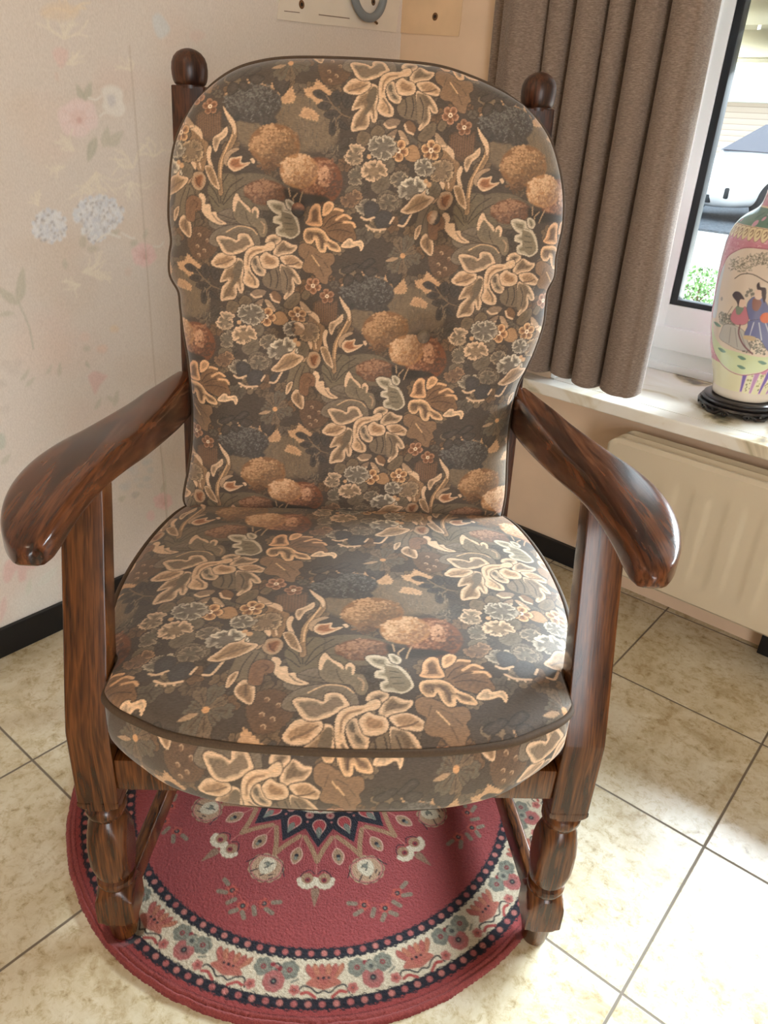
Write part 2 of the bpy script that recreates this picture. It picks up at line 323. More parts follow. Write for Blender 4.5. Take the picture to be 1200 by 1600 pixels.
        cv.disc((cx,cy),.2*r/4.2857*K+1.2,ring);cv.disc((cx,cy),.1*r/4.2857*K+.4,(120,80,48))
    flower5(785,682,56,(176,128,92),(142,100,70));flower5(880,752,50,(160,116,82),(122,86,62),.8)
    use('e')
    cv.poly([(410,250),(430,190),(480,185),(510,250),(480,280),(430,275)],(160,122,82),line=LN)
    flower5(365,214,68,(208,164,114),(172,124,80),.2);flower5(580,212,64,(208,166,116),(170,124,80),.9)
    # clustered blossoms: lobed flowers with pale scalloped edges
    for p in ([(190,440),(220,390),(290,368),(322,410),(290,462),(230,482)],[(230,535),(250,480),(300,458),(345,482),(322,535),(262,548)],[(240,280),(300,255),(345,290),(330,345),(270,350)],[(20,470),(60,430),(120,440),(110,500),(50,520)],[(300,500),(370,490),(400,540),(350,590),(290,570)],[(560,430),(610,400),(660,440),(640,500),(580,500)]):
        cv.poly(p,(112,97,75),grad=(94,80,60),line=LN,lw=1.4,sc=(1.5,6.5))
    use('d')
    def lobed(cx,cy,R,n,rot,inner,rim,rw=3.2,arc=(0,6.3),core=None,squash=.85):
        lo=random.Random(int(cx*7+cy));R0=R
        for k in range(n):
            t=rot+k*2*math.pi/n
            if not(arc[0]<=t%(2*math.pi)<=arc[1]):continue
            R=R0*lo.uniform(.72,1.22);t+=lo.uniform(-.2,.2);c,s_=math.cos(t),math.sin(t);w=R*math.sin(math.pi/n)*lo.uniform(1.0,1.3)
            rim_=rim if lo.random()<.72 else tuple(int(.5*a+.5*b) for a,b in zip(rim,inner))
            pts=[(cx+c*a*R-s_*b*w,cy+(s_*a*R+c*b*w)*squash) for a,b in ((.15,-.15),(.5,-.75),(.72,-.98),(.93,-.8),(.9,-.5),(1.06,-.25),(.98,0),(1.08,.28),(.9,.52),(.92,.82),(.7,1.),(.5,.75),(.15,.15))]
            cv.poly(pts,inner,rim=rim_,rw=rw*lo.uniform(.7,1.1),line=LN,lw=1.8,grad=tuple(int(v*.84) for v in inner))
        for k in range(n):
            t=rot+k*2*math.pi/n
            if not(arc[0]<=t%(2*math.pi)<=arc[1]):continue
            for b in (-.16,.16):
                cv.stroke([(cx+.25*R*math.cos(t),cy+.25*R*math.sin(t)*squash),(cx+.68*R*math.cos(t+b),cy+.68*R*math.sin(t+b)*squash)],(84,71,55),1.7,alpha=.9)
        cv.poly([(cx+.42*R*math.cos(u),cy+.42*R*math.sin(u)*squash) for u in np.linspace(0,6.28,11)[:-1]],tuple(int(v*.9) for v in inner),soft=3)
        if core:
            for dx,dy,r in core:cv.disc((cx+dx,cy+dy),r,(190,148,104))
    dim=(112,98,77);gr=(124,111,90)
    lobed(150,375,62,5,.4,(122,94,68),(160,124,88),2.2);lobed(470,255,62,5,.9,(116,102,80),(172,148,114),2.4);lobed(395,395,62,5,.2,dim,(146,126,98),2.2);lobed(250,415,66,5,1.2,gr,(176,156,124),2.6)
    lobed(178,225,64,5,.3,dim,(158,138,108),2.4);lobed(355,55,80,6,.2,gr,GC,3);lobed(170,110,72,5,2.5,(136,116,88),C,4)
    lobed(738,200,78,6,.1,(138,114,84),(188,156,114),3);lobed(628,170,58,5,.8,gr,GC,3)
    lobed(295,205,74,5,.9,(146,120,88),C,4.4,core=((-30,-92,5.5),))
    lobed(555,318,92,5,.63,gr,(208,190,156),4.6,core=((88,-60,5.5),(112,-38,6.5)))
    use('e')
    # dark pods with beaded cream edge
    for p in ([(146,565),(165,535),(200,528),(247,560),(225,622),(162,632)],[(215,645),(245,600),(290,588),(334,612),(325,682),(242,702)],[(380,670),(400,630),(450,605),(460,640),(420,675)]):
        cv.poly(p,(68,62,54),line=LN,grad=(76,70,62))
    for q in ([(128,632),(165,648),(215,632)],[(162,685),(200,708),(245,712),(290,708)],[(322,668),(345,632)],[(380,682),(420,682),(465,612)]):cv.stroke(q,C,5)
    for x,y in ((175,712),(215,722),(255,724),(145,645),(190,650)):cv.disc((x,y),2.6,C)
    # spear leaves on a stem
    cv.poly([(540,560),(620,540),(660,600),(600,740),(500,720),(515,620)],(112,96,72),line=LN,soft=2)
    for q in ([(600,560),(560,640),(540,720)],[(630,560),(600,640)]):cv.stroke(q,(72,60,46),2.4)
    cv.poly([(390,588),(440,540),(480,490),(530,475),(562,446),(558,480),(622,500),(600,540),(540,580),(480,602),(430,608)],(160,126,88),rim=C,rw=4.5,**R)
    for q in ([(430,590),(500,550),(590,510)],):cv.stroke(q,(112,88,62),3)
    cv.poly([(488,765),(498,705),(540,678),(532,725),(505,770)],(150,118,82),rim=C,rw=3.5,**R)
    cv.poly([(528,795),(560,738),(602,750),(624,800),(612,880),(560,852)],(150,118,84),rim=C,rw=5,**R)
    cv.stroke([(580,770),(582,830)],(104,82,60),4)
    cv.poly([(590,745),(600,645),(650,610),(702,640),(696,705),(662,705),(650,772),(610,772)],(124,90,62),grad=(108,80,56),**R)
    cv.stroke([(655,640),(680,665),(665,690)],(92,66,46),3)
    n=np.random.RandomState(8).uniform(-1,1,(H,W));n=(n+np.roll(n,1,1)+np.roll(n,2,1)+np.roll(n,3,1)*.7)/3
    m=np.random.RandomState(9).uniform(-1,1,(H,W));m=(m+np.roll(m,1,0)+np.roll(m,2,0)+np.roll(m,3,0)+np.roll(m,4,0))/4
    cv.a*=(1+.13*n+.10*m)[...,None].astype(np.float32)      # uneven weft and warp threads
    cv.a*=np.array((.96,1.0,1.16),np.float32)
    return cv,K
# ------------------------------------------------------------------ mesh helpers
def link(name, me, mat=None, parent=None, smooth=True, loc=None):
    o = bpy.data.objects.new(name, me); COL.objects.link(o)
    if mat: me.materials.append(mat)
    if parent: o.parent = parent
    if loc is not None: o.location = loc
    if smooth and len(me.polygons): me.polygons.foreach_set('use_smooth', np.ones(len(me.polygons), bool))
    me.update()
    return o
def np_mesh(name, V, F):
    """V (n,3); F (m,4) quads as arrays"""
    me = bpy.data.meshes.new(name); V = np.asarray(V, np.float32); F = np.asarray(F, np.int32)
    me.vertices.add(len(V)); me.vertices.foreach_set('co', V.ravel())
    me.loops.add(F.size); me.loops.foreach_set('vertex_index', F.ravel())
    me.polygons.add(len(F)); me.polygons.foreach_set('loop_start', np.arange(len(F), dtype=np.int32)*F.shape[1])
    me.update(calc_edges=True)
    return me
def grid_faces(n, m, base=0, wu=False, wv=False, flip=False):
    """n rows, m columns, vertex r*m+c"""
    r = np.arange(n if wu else n-1); c = np.arange(m if wv else m-1)
    r, c = np.meshgrid(r, c, indexing='ij'); r2 = (r+1) % n; c2 = (c+1) % m
    f = np.stack([r*m+c, r*m+c2, r2*m+c2, r2*m+c], -1).reshape(-1, 4)+base
    return f[:, ::-1] if flip else f
def set_cols(me, rgb, name='weave'):
    a = me.color_attributes.new(name, 'FLOAT_COLOR', 'POINT')
    c = np.ones((len(me.vertices), 4), np.float32); c[:, :3] = rgb
    a.data.foreach_set('color', c.ravel())
class MB:
    """collects pieces and builds ONE mesh"""
    def __init__(s): s.v = []; s.f = []
    def add(s, V, F):
        b = len(s.v); s.v += [tuple(map(float, p)) for p in V]; s.f += [tuple(int(i)+b for i in f) for f in F]; return s
    def box(s, x0, x1, y0, y1, z0, z1, bev=0.0, seg=2, M=None):
        bm = bmesh.new(); bmesh.ops.create_cube(bm, size=1)
        for v in bm.verts: v.co = ((x0+x1)/2+v.co.x*(x1-x0), (y0+y1)/2+v.co.y*(y1-y0), (z0+z1)/2+v.co.z*(z1-z0))
        if bev: bmesh.ops.bevel(bm, geom=list(bm.edges), offset=bev, segments=seg, profile=.5, affect='EDGES')
        return s.bm(bm, M)
    def bm(s, bm, M=None):
        if M is not None: bmesh.ops.transform(bm, matrix=M, verts=bm.verts)
        bm.verts.index_update(); s.add([v.co for v in bm.verts], [[v.index for v in f.verts] for f in bm.faces]); bm.free(); return s
    def loft(s, secs, close=True, caps=True):
        n, m = len(secs), len(secs[0]); V = [p for q in secs for p in q]; F = [list(f) for f in grid_faces(n, m, 0, False, close)]
        if caps: F.append(list(range(m))[::-1]); F.append([(n-1)*m+i for i in range(m)])
        return s.add(V, F)
    def tube(s, path, r, n=10, closed=False):
        P = np.asarray(path, float); N = len(P); R = np.broadcast_to(np.asarray(r, float), (N,)); secs = []
        T = (np.roll(P, -1, 0)-np.roll(P, 1, 0)) if closed else np.gradient(P, axis=0)
        T /= np.linalg.norm(T, axis=1)[:, None]+1e-12
        ref = np.array([0, 0, 1.]) if abs(T[0][2]) < .9 else np.array([1., 0, 0])
        A = np.cross(T[0], ref); A /= np.linalg.norm(A)
        for i in range(N):
            A = A-T[i]*np.dot(A, T[i]); A /= np.linalg.norm(A)+1e-12; B = np.cross(T[i], A)
            secs.append([P[i]+R[i]*(math.cos(a)*A+math.sin(a)*B) for a in np.linspace(0, 2*math.pi, n, endpoint=False)])
        m = n; V = [p for q in secs for p in q]; F = [list(f) for f in grid_faces(N, m, 0, closed, True)]
        if not closed: F.append(list(range(m))); F.append([(N-1)*m+i for i in range(m)][::-1])
        return s.add(V, F)
    def lathe(s, prof, cx=0, cy=0, n=40, square=None, caps=True):
        secs = []
        for z, r in prof:
            q = []
            for a in np.linspace(0, 2*math.pi, n, endpoint=False):
                c, sn = math.cos(a), math.sin(a); rr = r
                if square: rr = min(r, square/max(abs(c), abs(sn)))
                q.append((cx+rr*c, cy+rr*sn, z))
            secs.append(q)
        return s.loft(secs, True, caps)
    def build(s, name, mat, parent=None, smooth=True, loc=None, angle=40):
        me = bpy.data.meshes.new(name); me.from_pydata(s.v, [], s.f); me.validate()
        bm = bmesh.new(); bm.from_mesh(me); bmesh.ops.recalc_face_normals(bm, faces=bm.faces); bm.to_mesh(me); bm.free()
        o = link(name, me, mat, parent, smooth, loc)
        if smooth:
            bm = bmesh.new(); bm.from_mesh(me)
            for e in bm.edges:
                if len(e.link_faces) == 2 and e.calc_face_angle(0) > math.radians(angle): e.smooth = False
            bm.to_mesh(me); bm.free()
        return o
def tag(o, label=None, cat=None, group=None, kind=None):
    for k, v in (('label', label), ('category', cat), ('group', group), ('kind', kind)):
        if v: o[k] = v
    return o
def empty(name, loc=(0, 0, 0), rz=0):
    o = bpy.data.objects.new(name, None); COL.objects.link(o); o.location = loc; o.rotation_euler = (0, 0, rz); o.empty_display_size = .1
    return o
def rrect(cx, cy, hx, hy, r, n=4):
    out = []
    for sx, sy, a0 in ((1, 1, 0), (-1, 1, 90), (-1, -1, 180), (1, -1, 270)):
        for k in range(n):
            a = math.radians(a0+90*k/(n-1)); out.append((cx+sx*(hx-r)+r*math.cos(a), cy+sy*(hy-r)+r*math.sin(a)))
    return out
def interp(x, xs, ys): return np.interp(x, xs, ys)
def smooth_interp(x, xs, ys):
    """monotone-ish cubic through the points"""
    x = np.asarray(x, float); xs = np.asarray(xs, float); ys = np.asarray(ys, float)
    d = np.gradient(ys, xs); i = np.clip(np.searchsorted(xs, x)-1, 0, len(xs)-2); h = xs[i+1]-xs[i]; t = np.clip((x-xs[i])/h, 0, 1)
    return (2*t**3-3*t*t+1)*ys[i]+(t**3-2*t*t+t)*h*d[i]+(-2*t**3+3*t*t)*ys[i+1]+(t**3-t*t)*h*d[i+1]
def ray_plane(x, y, P, n):
    """where the sight line through photo pixel (x, y) meets a surface: used once to lay printed patterns out on real surfaces"""
    d = CR.T @ np.array([(x-600)/FPX, -(y-800)/FPX, 1.]); n = np.asarray(n, float)
    return CC+d*(np.dot(np.asarray(P, float)-CC, n)/np.dot(d, n))
# ------------------------------------------------------------------ materials
def new_mat(name):
    m = bpy.data.materials.new(name); m.use_nodes = True; nt = m.node_tree
    return m, nt, nt.nodes['Principled BSDF']
def nd(nt, kind, **kw):
    n = nt.nodes.new(kind)
    for k, v in kw.items():
        if k.startswith('i_'):
            n.inputs[k[2:].replace('_', ' ')].default_value = v
        else: setattr(n, k, v)
    return n
def lin(c, a=1): return tuple(float(v) for v in s2l(c))+(a,)
def plain(name, rgb, rough=.5, metal=0., coat=0., spec=.5, noise=0., nscale=30., bump=0.):
    m, nt, p = new_mat(name); p.inputs['Base Color'].default_value = lin(rgb); p.inputs['Roughness'].default_value = rough
    p.inputs['Metallic'].default_value = metal; p.inputs['Coat Weight'].default_value = coat; p.inputs['Specular IOR Level'].default_value = spec
    if noise or bump:
        tc = nd(nt, 'ShaderNodeTexCoord'); no = nd(nt, 'ShaderNodeTexNoise'); no.inputs['Scale'].default_value = nscale; no.inputs['Detail'].default_value = 6
        nt.links.new(tc.outputs['Object'], no.inputs['Vector'])
        if noise:
            r = nd(nt, 'ShaderNodeValToRGB'); c = np.array(lin(rgb)[:3])
            r.color_ramp.elements[0].color = tuple(c*(1-noise))+(1,); r.color_ramp.elements[1].color = tuple(np.minimum(c*(1+noise), 1))+(1,)
            r.color_ramp.elements[0].position = .3; r.color_ramp.elements[1].position = .7
            nt.links.new(no.outputs['Fac'], r.inputs['Fac']); nt.links.new(r.outputs['Color'], p.inputs['Base Color'])
        if bump:
            b = nd(nt, 'ShaderNodeBump'); b.inputs['Strength'].default_value = bump; b.inputs['Distance'].default_value = .002
            nt.links.new(no.outputs['Fac'], b.inputs['Height']); nt.links.new(b.outputs['Normal'], p.inputs['Normal'])
    return m
def ramp(nt, fac, stops):
    r = nd(nt, 'ShaderNodeValToRGB'); e = r.color_ramp.elements
    while len(e) < len(stops): e.new(.5)
    for k, (pos, c) in enumerate(stops): e[k].position = pos; e[k].color = lin(c)
    nt.links.new(fac, r.inputs['Fac']); return r
def wood(name, dark, mid, light, axis, rough=.28, coat=.35, band=26., seed=0., flat=None):
    """stained oak: long grain along one object axis, dark pores, cathedral bands"""
    m, nt, p = new_mat(name); L = nt.links.new
    tc = nd(nt, 'ShaderNodeTexCoord'); mp = nd(nt, 'ShaderNodeMapping'); sc = [1., 1., 1.]; sc['xyz'.index(axis)] = .09
    if flat: sc['xyz'.index(flat[0])] = flat[1]
    mp.inputs['Scale'].default_value = sc; mp.inputs['Location'].default_value = (seed, seed*.7, seed*.3)
    L(tc.outputs['Object'], mp.inputs['Vector'])
    n1 = nd(nt, 'ShaderNodeTexNoise'); n1.inputs['Scale'].default_value = band; n1.inputs['Detail'].default_value = 3; n1.inputs['Distortion'].default_value = .6
    L(mp.outputs['Vector'], n1.inputs['Vector'])
    mu = nd(nt, 'ShaderNodeMath', operation='MULTIPLY'); mu.inputs[1].default_value = 3.2; L(n1.outputs['Fac'], mu.inputs[0])
    fr = nd(nt, 'ShaderNodeMath', operation='PINGPONG'); fr.inputs[1].default_value = .5; L(mu.outputs[0], fr.inputs[0])
    mp2 = nd(nt, 'ShaderNodeMapping'); sc2 = [1., 1., 1.]; sc2['xyz'.index(axis)] = .03
    if flat: sc2['xyz'.index(flat[0])] = flat[1]
    mp2.inputs['Scale'].default_value = sc2; L(tc.outputs['Object'], mp2.inputs['Vector'])
    n2 = nd(nt, 'ShaderNodeTexNoise'); n2.inputs['Scale'].default_value = 420; n2.inputs['Detail'].default_value = 4; L(mp2.outputs['Vector'], n2.inputs['Vector'])
    r1 = ramp(nt, fr.outputs[0], ((.0, dark), (.25, mid), (.5, light)))
    r1.color_ramp.interpolation = 'EASE'
    r2 = ramp(nt, n2.outputs['Fac'], ((.38, (120, 110, 100)), (.55, (255, 255, 255))))
    mx = nd(nt, 'ShaderNodeMix', data_type='RGBA', blend_type='MULTIPLY'); mx.inputs['Factor'].default_value = .6
    L(r1.outputs['Color'], mx.inputs['A']); L(r2.outputs['Color'], mx.inputs['B']); L(mx.outputs['Result'], p.inputs['Base Color'])
    b = nd(nt, 'ShaderNodeBump'); b.inputs['Strength'].default_value = .12; b.inputs['Distance'].default_value = .0006
    L(n2.outputs['Fac'], b.inputs['Height']); L(b.outputs['Normal'], p.inputs['Normal'])
    p.inputs['Roughness'].default_value = rough; p.inputs['Coat Weight'].default_value = coat; p.inputs['Coat Roughness'].default_value = .16; p.inputs['Specular IOR Level'].default_value = .38
    return m
def woven(name, scale=(1, 1, 1), freq=1500., rough=.85, sheen=.35, attr='weave', gain=1.0, strength=.35, low=(190, 188, 184), spec=.3):
    m, nt, p = new_mat(name); L = nt.links.new
    at = nd(nt, 'ShaderNodeAttribute', attribute_name=attr); tc = nd(nt, 'ShaderNodeTexCoord'); mp = nd(nt, 'ShaderNodeMapping'); mp.inputs['Scale'].default_value = scale
    L(tc.outputs['Object'], mp.inputs['Vector'])
    no = nd(nt, 'ShaderNodeTexNoise'); no.inputs['Scale'].default_value = freq; no.inputs['Detail'].default_value = 2; L(mp.outputs['Vector'], no.inputs['Vector'])
    r = ramp(nt, no.outputs['Fac'], ((.3, low), (.7, (255, 255, 255))))
    mx = nd(nt, 'ShaderNodeMix', data_type='RGBA', blend_type='MULTIPLY'); mx.inputs['Factor'].default_value = .8
    L(at.outputs['Color'], mx.inputs['A']); L(r.outputs['Color'], mx.inputs['B'])
    hs = nd(nt, 'ShaderNodeHueSaturation'); hs.inputs['Value'].default_value = gain; L(mx.outputs['Result'], hs.inputs['Color']); L(hs.outputs['Color'], p.inputs['Base Color'])
    b = nd(nt, 'ShaderNodeBump'); b.inputs['Strength'].default_value = strength; b.inputs['Distance'].default_value = .0012; L(no.outputs['Fac'], b.inputs['Height']); L(b.outputs['Normal'], p.inputs['Normal'])
    p.inputs['Roughness'].default_value = rough; p.inputs['Sheen Weight'].default_value = sheen; p.inputs['Sheen Roughness'].default_value = .45
    p.inputs['Specular IOR Level'].default_value = spec
    return m
# ------------------------------------------------------------------ the room
LW_A = .044; LW_P = np.array([-1.449, .48, 0.]); LW_N = np.array([math.cos(LW_A), math.sin(LW_A), 0.]); LW_D = np.array([-math.sin(LW_A), math.cos(LW_A), 0.])
RW_Y = 1.75; CEIL = 2.55
def lw(px):
    """photo pixels -> (distance along left wall, height)"""
    o = []
    for x, y in px:
        p = ray_plane(x, y, LW_P, LW_N); o.append((np.dot(p-LW_P, LW_D), p[2]))
    return np.array(o)
PAPER = (226, 217, 207)
def paint_paper():
    KP = 460.; s0, s1, zt = -.05, 1.30, 1.62
    cv = Canvas(int((s1-s0)*KP), int(zt*KP), s2l(PAPER))
    cv.T = lambda px: np.stack([(lw(px)[:, 0]-s0)*KP, (zt-lw(px)[:, 1])*KP], 1)
    r = random.Random(7)
    WH = (238, 234, 226); PK = (233, 208, 200); PK2 = (226, 192, 186); BL = (226, 230, 234); GR = (190, 190, 172); GR2 = (204, 200, 184)
    def blob(cx, cy, rx, ry, c, n=8, a=.8, seed=0, soft=3):
        q = random.Random(seed); cv.poly([(cx+rx*(.8+.3*q.random())*math.cos(t), cy+ry*(.8+.3*q.random())*math.sin(t)) for t in np.linspace(0, 6.28, n+1)[:-1]], c, soft=soft, alpha=a)
    def leaf(x0, y0, x1, y1, w, c=GR, a=.75):
        nx, ny = -(y1-y0), x1-x0; l = math.hypot(nx, ny); nx, ny = nx/l*w, ny/l*w
        cv.poly([(x0, y0), (x0*.65+x1*.35+nx, y0*.65+y1*.35+ny), (x0*.2+x1*.8+nx*.5, y0*.2+y1*.8+ny*.5), (x1, y1), (x0*.3+x1*.7-nx*.6, y0*.3+y1*.7-ny*.6), (x0*.7+x1*.3-nx*.7, y0*.7+y1*.3-ny*.7)], c, soft=2, alpha=a)
        cv.stroke([(x0, y0), (x1, y1)], (214, 208, 192), 1.2, alpha=.6)
    def spray(x, y, n, L, a0, a1, c=(238, 230, 214), seed=1):
        q = random.Random(seed)
        for i in range(n):
            t = q.uniform(a0, a1); l = L*q.uniform(.5, 1); b = q.uniform(-.5, .5)
            cv.stroke([(x, y), (x+l*.6*math.cos(t), y-l*.6*math.sin(t)), (x+l*math.cos(t+b), y-l*math.sin(t+b))], c, 1.5, alpha=.75)
    def rose(cx, cy, r0, c1, c2, seed=3):
        for k in range(6):
            t = k*1.05+.3; blob(cx+.55*r0*math.cos(t), cy+.55*r0*math.sin(t), .55*r0, .5*r0, c1, 7, .85, seed+k)
        blob(cx, cy, .5*r0, .45*r0, c2, 7, .6, seed)
        for k in range(7):
            t = k*.9; cv.stroke([(cx, cy), (cx+.85*r0*math.cos(t), cy+.8*r0*math.sin(t))], c2, 1.2, alpha=.5)
        cv.disc((cx+2, cy+4), 2.4, (218, 178, 170), .7)
    def hydrangea(cx, cy, rx, ry, n, seed):
        q = random.Random(seed); blob(cx, cy, rx*.9, ry*.9, (214, 216, 218), 10, .6, seed)
        for i in range(n):
            t = q.uniform(0, 6.28); d = math.sqrt(q.random()); x, y = cx+rx*d*math.cos(t), cy+ry*d*math.sin(t)
            cv.disc((x, y), q.uniform(1, 2.3), q.choice((BL, (236, 238, 238), (218, 222, 228), (238, 240, 242))), .9)
        for i in range(n//7):
            t = q.uniform(0, 6.28); d = math.sqrt(q.random()); cv.disc((cx+rx*d*math.cos(t), cy+ry*d*math.sin(t)), 1.0, (180, 176, 176), .8)
    # soft mottling of the printed ground
    for i in range(60): blob(r.uniform(0, 620), r.uniform(-20, 960), r.uniform(20, 70), r.uniform(20, 60), r.choice(((230, 217, 203), (221, 206, 190), (228, 210, 198))), 8, .35, i, 14)
    leaf(130, 160, 120, 132, 6); leaf(132, 158, 142, 128, 7); leaf(150, 215, 138, 252, 9); leaf(162, 230, 168, 198, 9, GR2); leaf(168, 228, 192, 205, 10, GR2)
    spray(100, 60, 12, 50, .2, 2.6, seed=2); spray(110, 20, 10, 45, 0, 3.1, (236, 222, 200), 4); blob(95, 18, 34, 16, (232, 214, 190), 9, .6, 8)
    rose(122, 184, 31, (240, 222, 218), PK, 3); cv.poly([(158, 140), (172, 133), (190, 140), (192, 158), (196, 172), (188, 182), (174, 180), (160, 168), (162, 155)], WH, soft=3, alpha=.95); blob(174, 156, 7, 10, (208, 206, 206), 7, .7, 5); cv.stroke([(158, 150), (150, 156), (138, 153)], WH, 1.5); cv.stroke([(156, 182), (165, 176), (190, 178)], WH, 1.5)
    cv.poly([(82, 82), (92, 74), (106, 80), (104, 96), (96, 106), (88, 98)], PK, soft=3, alpha=.8); leaf(88, 112, 90, 128, 3, PK); spray(105, 100, 8, 30, -.6, 1.2, seed=6)
    cv.poly([(238, 28), (250, 22), (266, 46), (252, 60), (243, 52)], (222, 226, 226), soft=3, alpha=.85); blob(308, 55, 12, 10, (226, 206, 196), 7, .6, 2)
    for k, (x, y, n, L, a, b) in enumerate(((205, 110, 8, 28, 1, 3), (150, 270, 14, 60, -2.6, -.4), (208, 262, 12, 40, .6, 3.2), (205, 285, 12, 38, -2.9, -.2), (240, 245, 8, 34, .4, 2.8), (115, 235, 8, 34, 1.8, 3.4), (100, 260, 6, 30, 2.6, 3.8), (130, 425, 16, 46, -.4, .9), (125, 445, 10, 30, 2.8, 4), (60, 320, 8, 24, 1.2, 2.8), (140, 305, 8, 20, .6, 2.6))): spray(x, y, n, L, a, b, seed=20+k)
    hydrangea(155, 334, 39, 28, 260, 5); hydrangea(150, 360, 22, 20, 70, 6); hydrangea(78, 354, 27, 26, 190, 7)
    leaf(172, 368, 186, 360, 6, GR2); cv.stroke([(152, 376), (168, 366), (188, 371)], WH, 2); cv.stroke([(190, 364), (205, 372), (210, 372)], WH, 1.6)
    blob(130, 378, 7, 10, (206, 200, 184), 7, .8, 1); blob(145, 389, 9, 6, (206, 200, 184), 7, .8, 2); blob(210, 380, 6, 6, GR2, 7, .8, 4); leaf(224, 372, 230, 358, 4, GR2)
    rose(225, 398, 19, (238, 210, 206), PK2, 9); blob(200, 425, 7, 8, (224, 206, 194), 7, .6, 3); cv.stroke([(240, 385), (250, 385), (256, 378)], WH, 1.4)
    leaf(28, 475, 36, 418, 9, (198, 196, 178)); leaf(26, 476, -6, 448, 8, (198, 196, 178)); leaf(22, 490, -4, 492, 5, GR2); cv.stroke([(28, 470), (45, 510), (52, 545)], GR, 1.6, alpha=.6); leaf(102, 420, 100, 404, 4, GR2)
    for x, y, rr, c in ((132, 526, 9, (232, 212, 200)), (178, 514, 7, (232, 212, 186)), (160, 545, 9, (232, 206, 190)), (135, 545, 6, GR2)): blob(x, y, rr, rr*.8, c, 8, .7, int(x))
    cv.poly([(138, 588), (148, 580), (160, 584), (168, 588), (156, 602), (149, 616), (143, 604)], PK2, soft=3, alpha=.7); leaf(134, 565, 140, 575, 3); leaf(148, 640, 158, 622, 4, GR2); leaf(178, 635, 184, 610, 5, GR2); leaf(176, 628, 168, 618, 4, GR2)
    leaf(32, 595, 46, 577, 4, GR2); leaf(40, 604, 54, 590, 4, GR2); leaf(72, 585, 82, 570, 3, GR2); leaf(92, 588, 94, 566, 4, GR2)
    for x, y in ((10, 570), (22, 580), (8, 640), (28, 566), (2, 600)): blob(x, y, 9, 8, (212, 202, 192), 7, .5, x)
    blob(0, 690, 10, 14, (196, 204, 190), 7, .7, 3); leaf(2, 725, 16, 710, 5, GR2)
    for i in range(26): blob(r.uniform(185, 235), r.uniform(715, 765), 6, 5, r.choice(((214, 212, 208), (206, 208, 204), (220, 214, 208))), 6, .5, i)
    leaf(185, 782, 196, 776, 5, GR2); leaf(205, 775, 218, 770, 6, (200, 196, 190)); rose(255, 783, 14, (234, 204, 200), PK2, 12); blob(236, 806, 7, 9, (234, 204, 200), 7, .7, 8); leaf(252, 770, 258, 752, 4, GR2)
    cv.stroke([(250, 700), (258, 745), (262, 825)], GR, 1.2, alpha=.5)
    cv.poly([(5, 905), (8, 880), (22, 872), (34, 878), (52, 882), (54, 888), (42, 892), (40, 906), (30, 908), (26, 890), (14, 910)], PK2, soft=3, alpha=.75); leaf(42, 930, 48, 905, 6, (212, 212, 190)); leaf(60, 915, 90, 885, 7, (222, 224, 212)); cv.poly([(22, 940), (50, 905), (90, 880), (96, 940), (40, 965)], (228, 230, 224), soft=16, alpha=.6)
    cv.poly([(0, 945), (8, 932), (10, 950), (4, 968), (0, 972)], PK2, soft=3, alpha=.6)
    # vertical seam between two lengths of paper
    cv.stroke([(202, 71), (216, 240), (230, 424), (243, 600), (262, 830)], (200, 186, 170), 1.2, alpha=.8)
    return cv, KP, s0, s1, zt
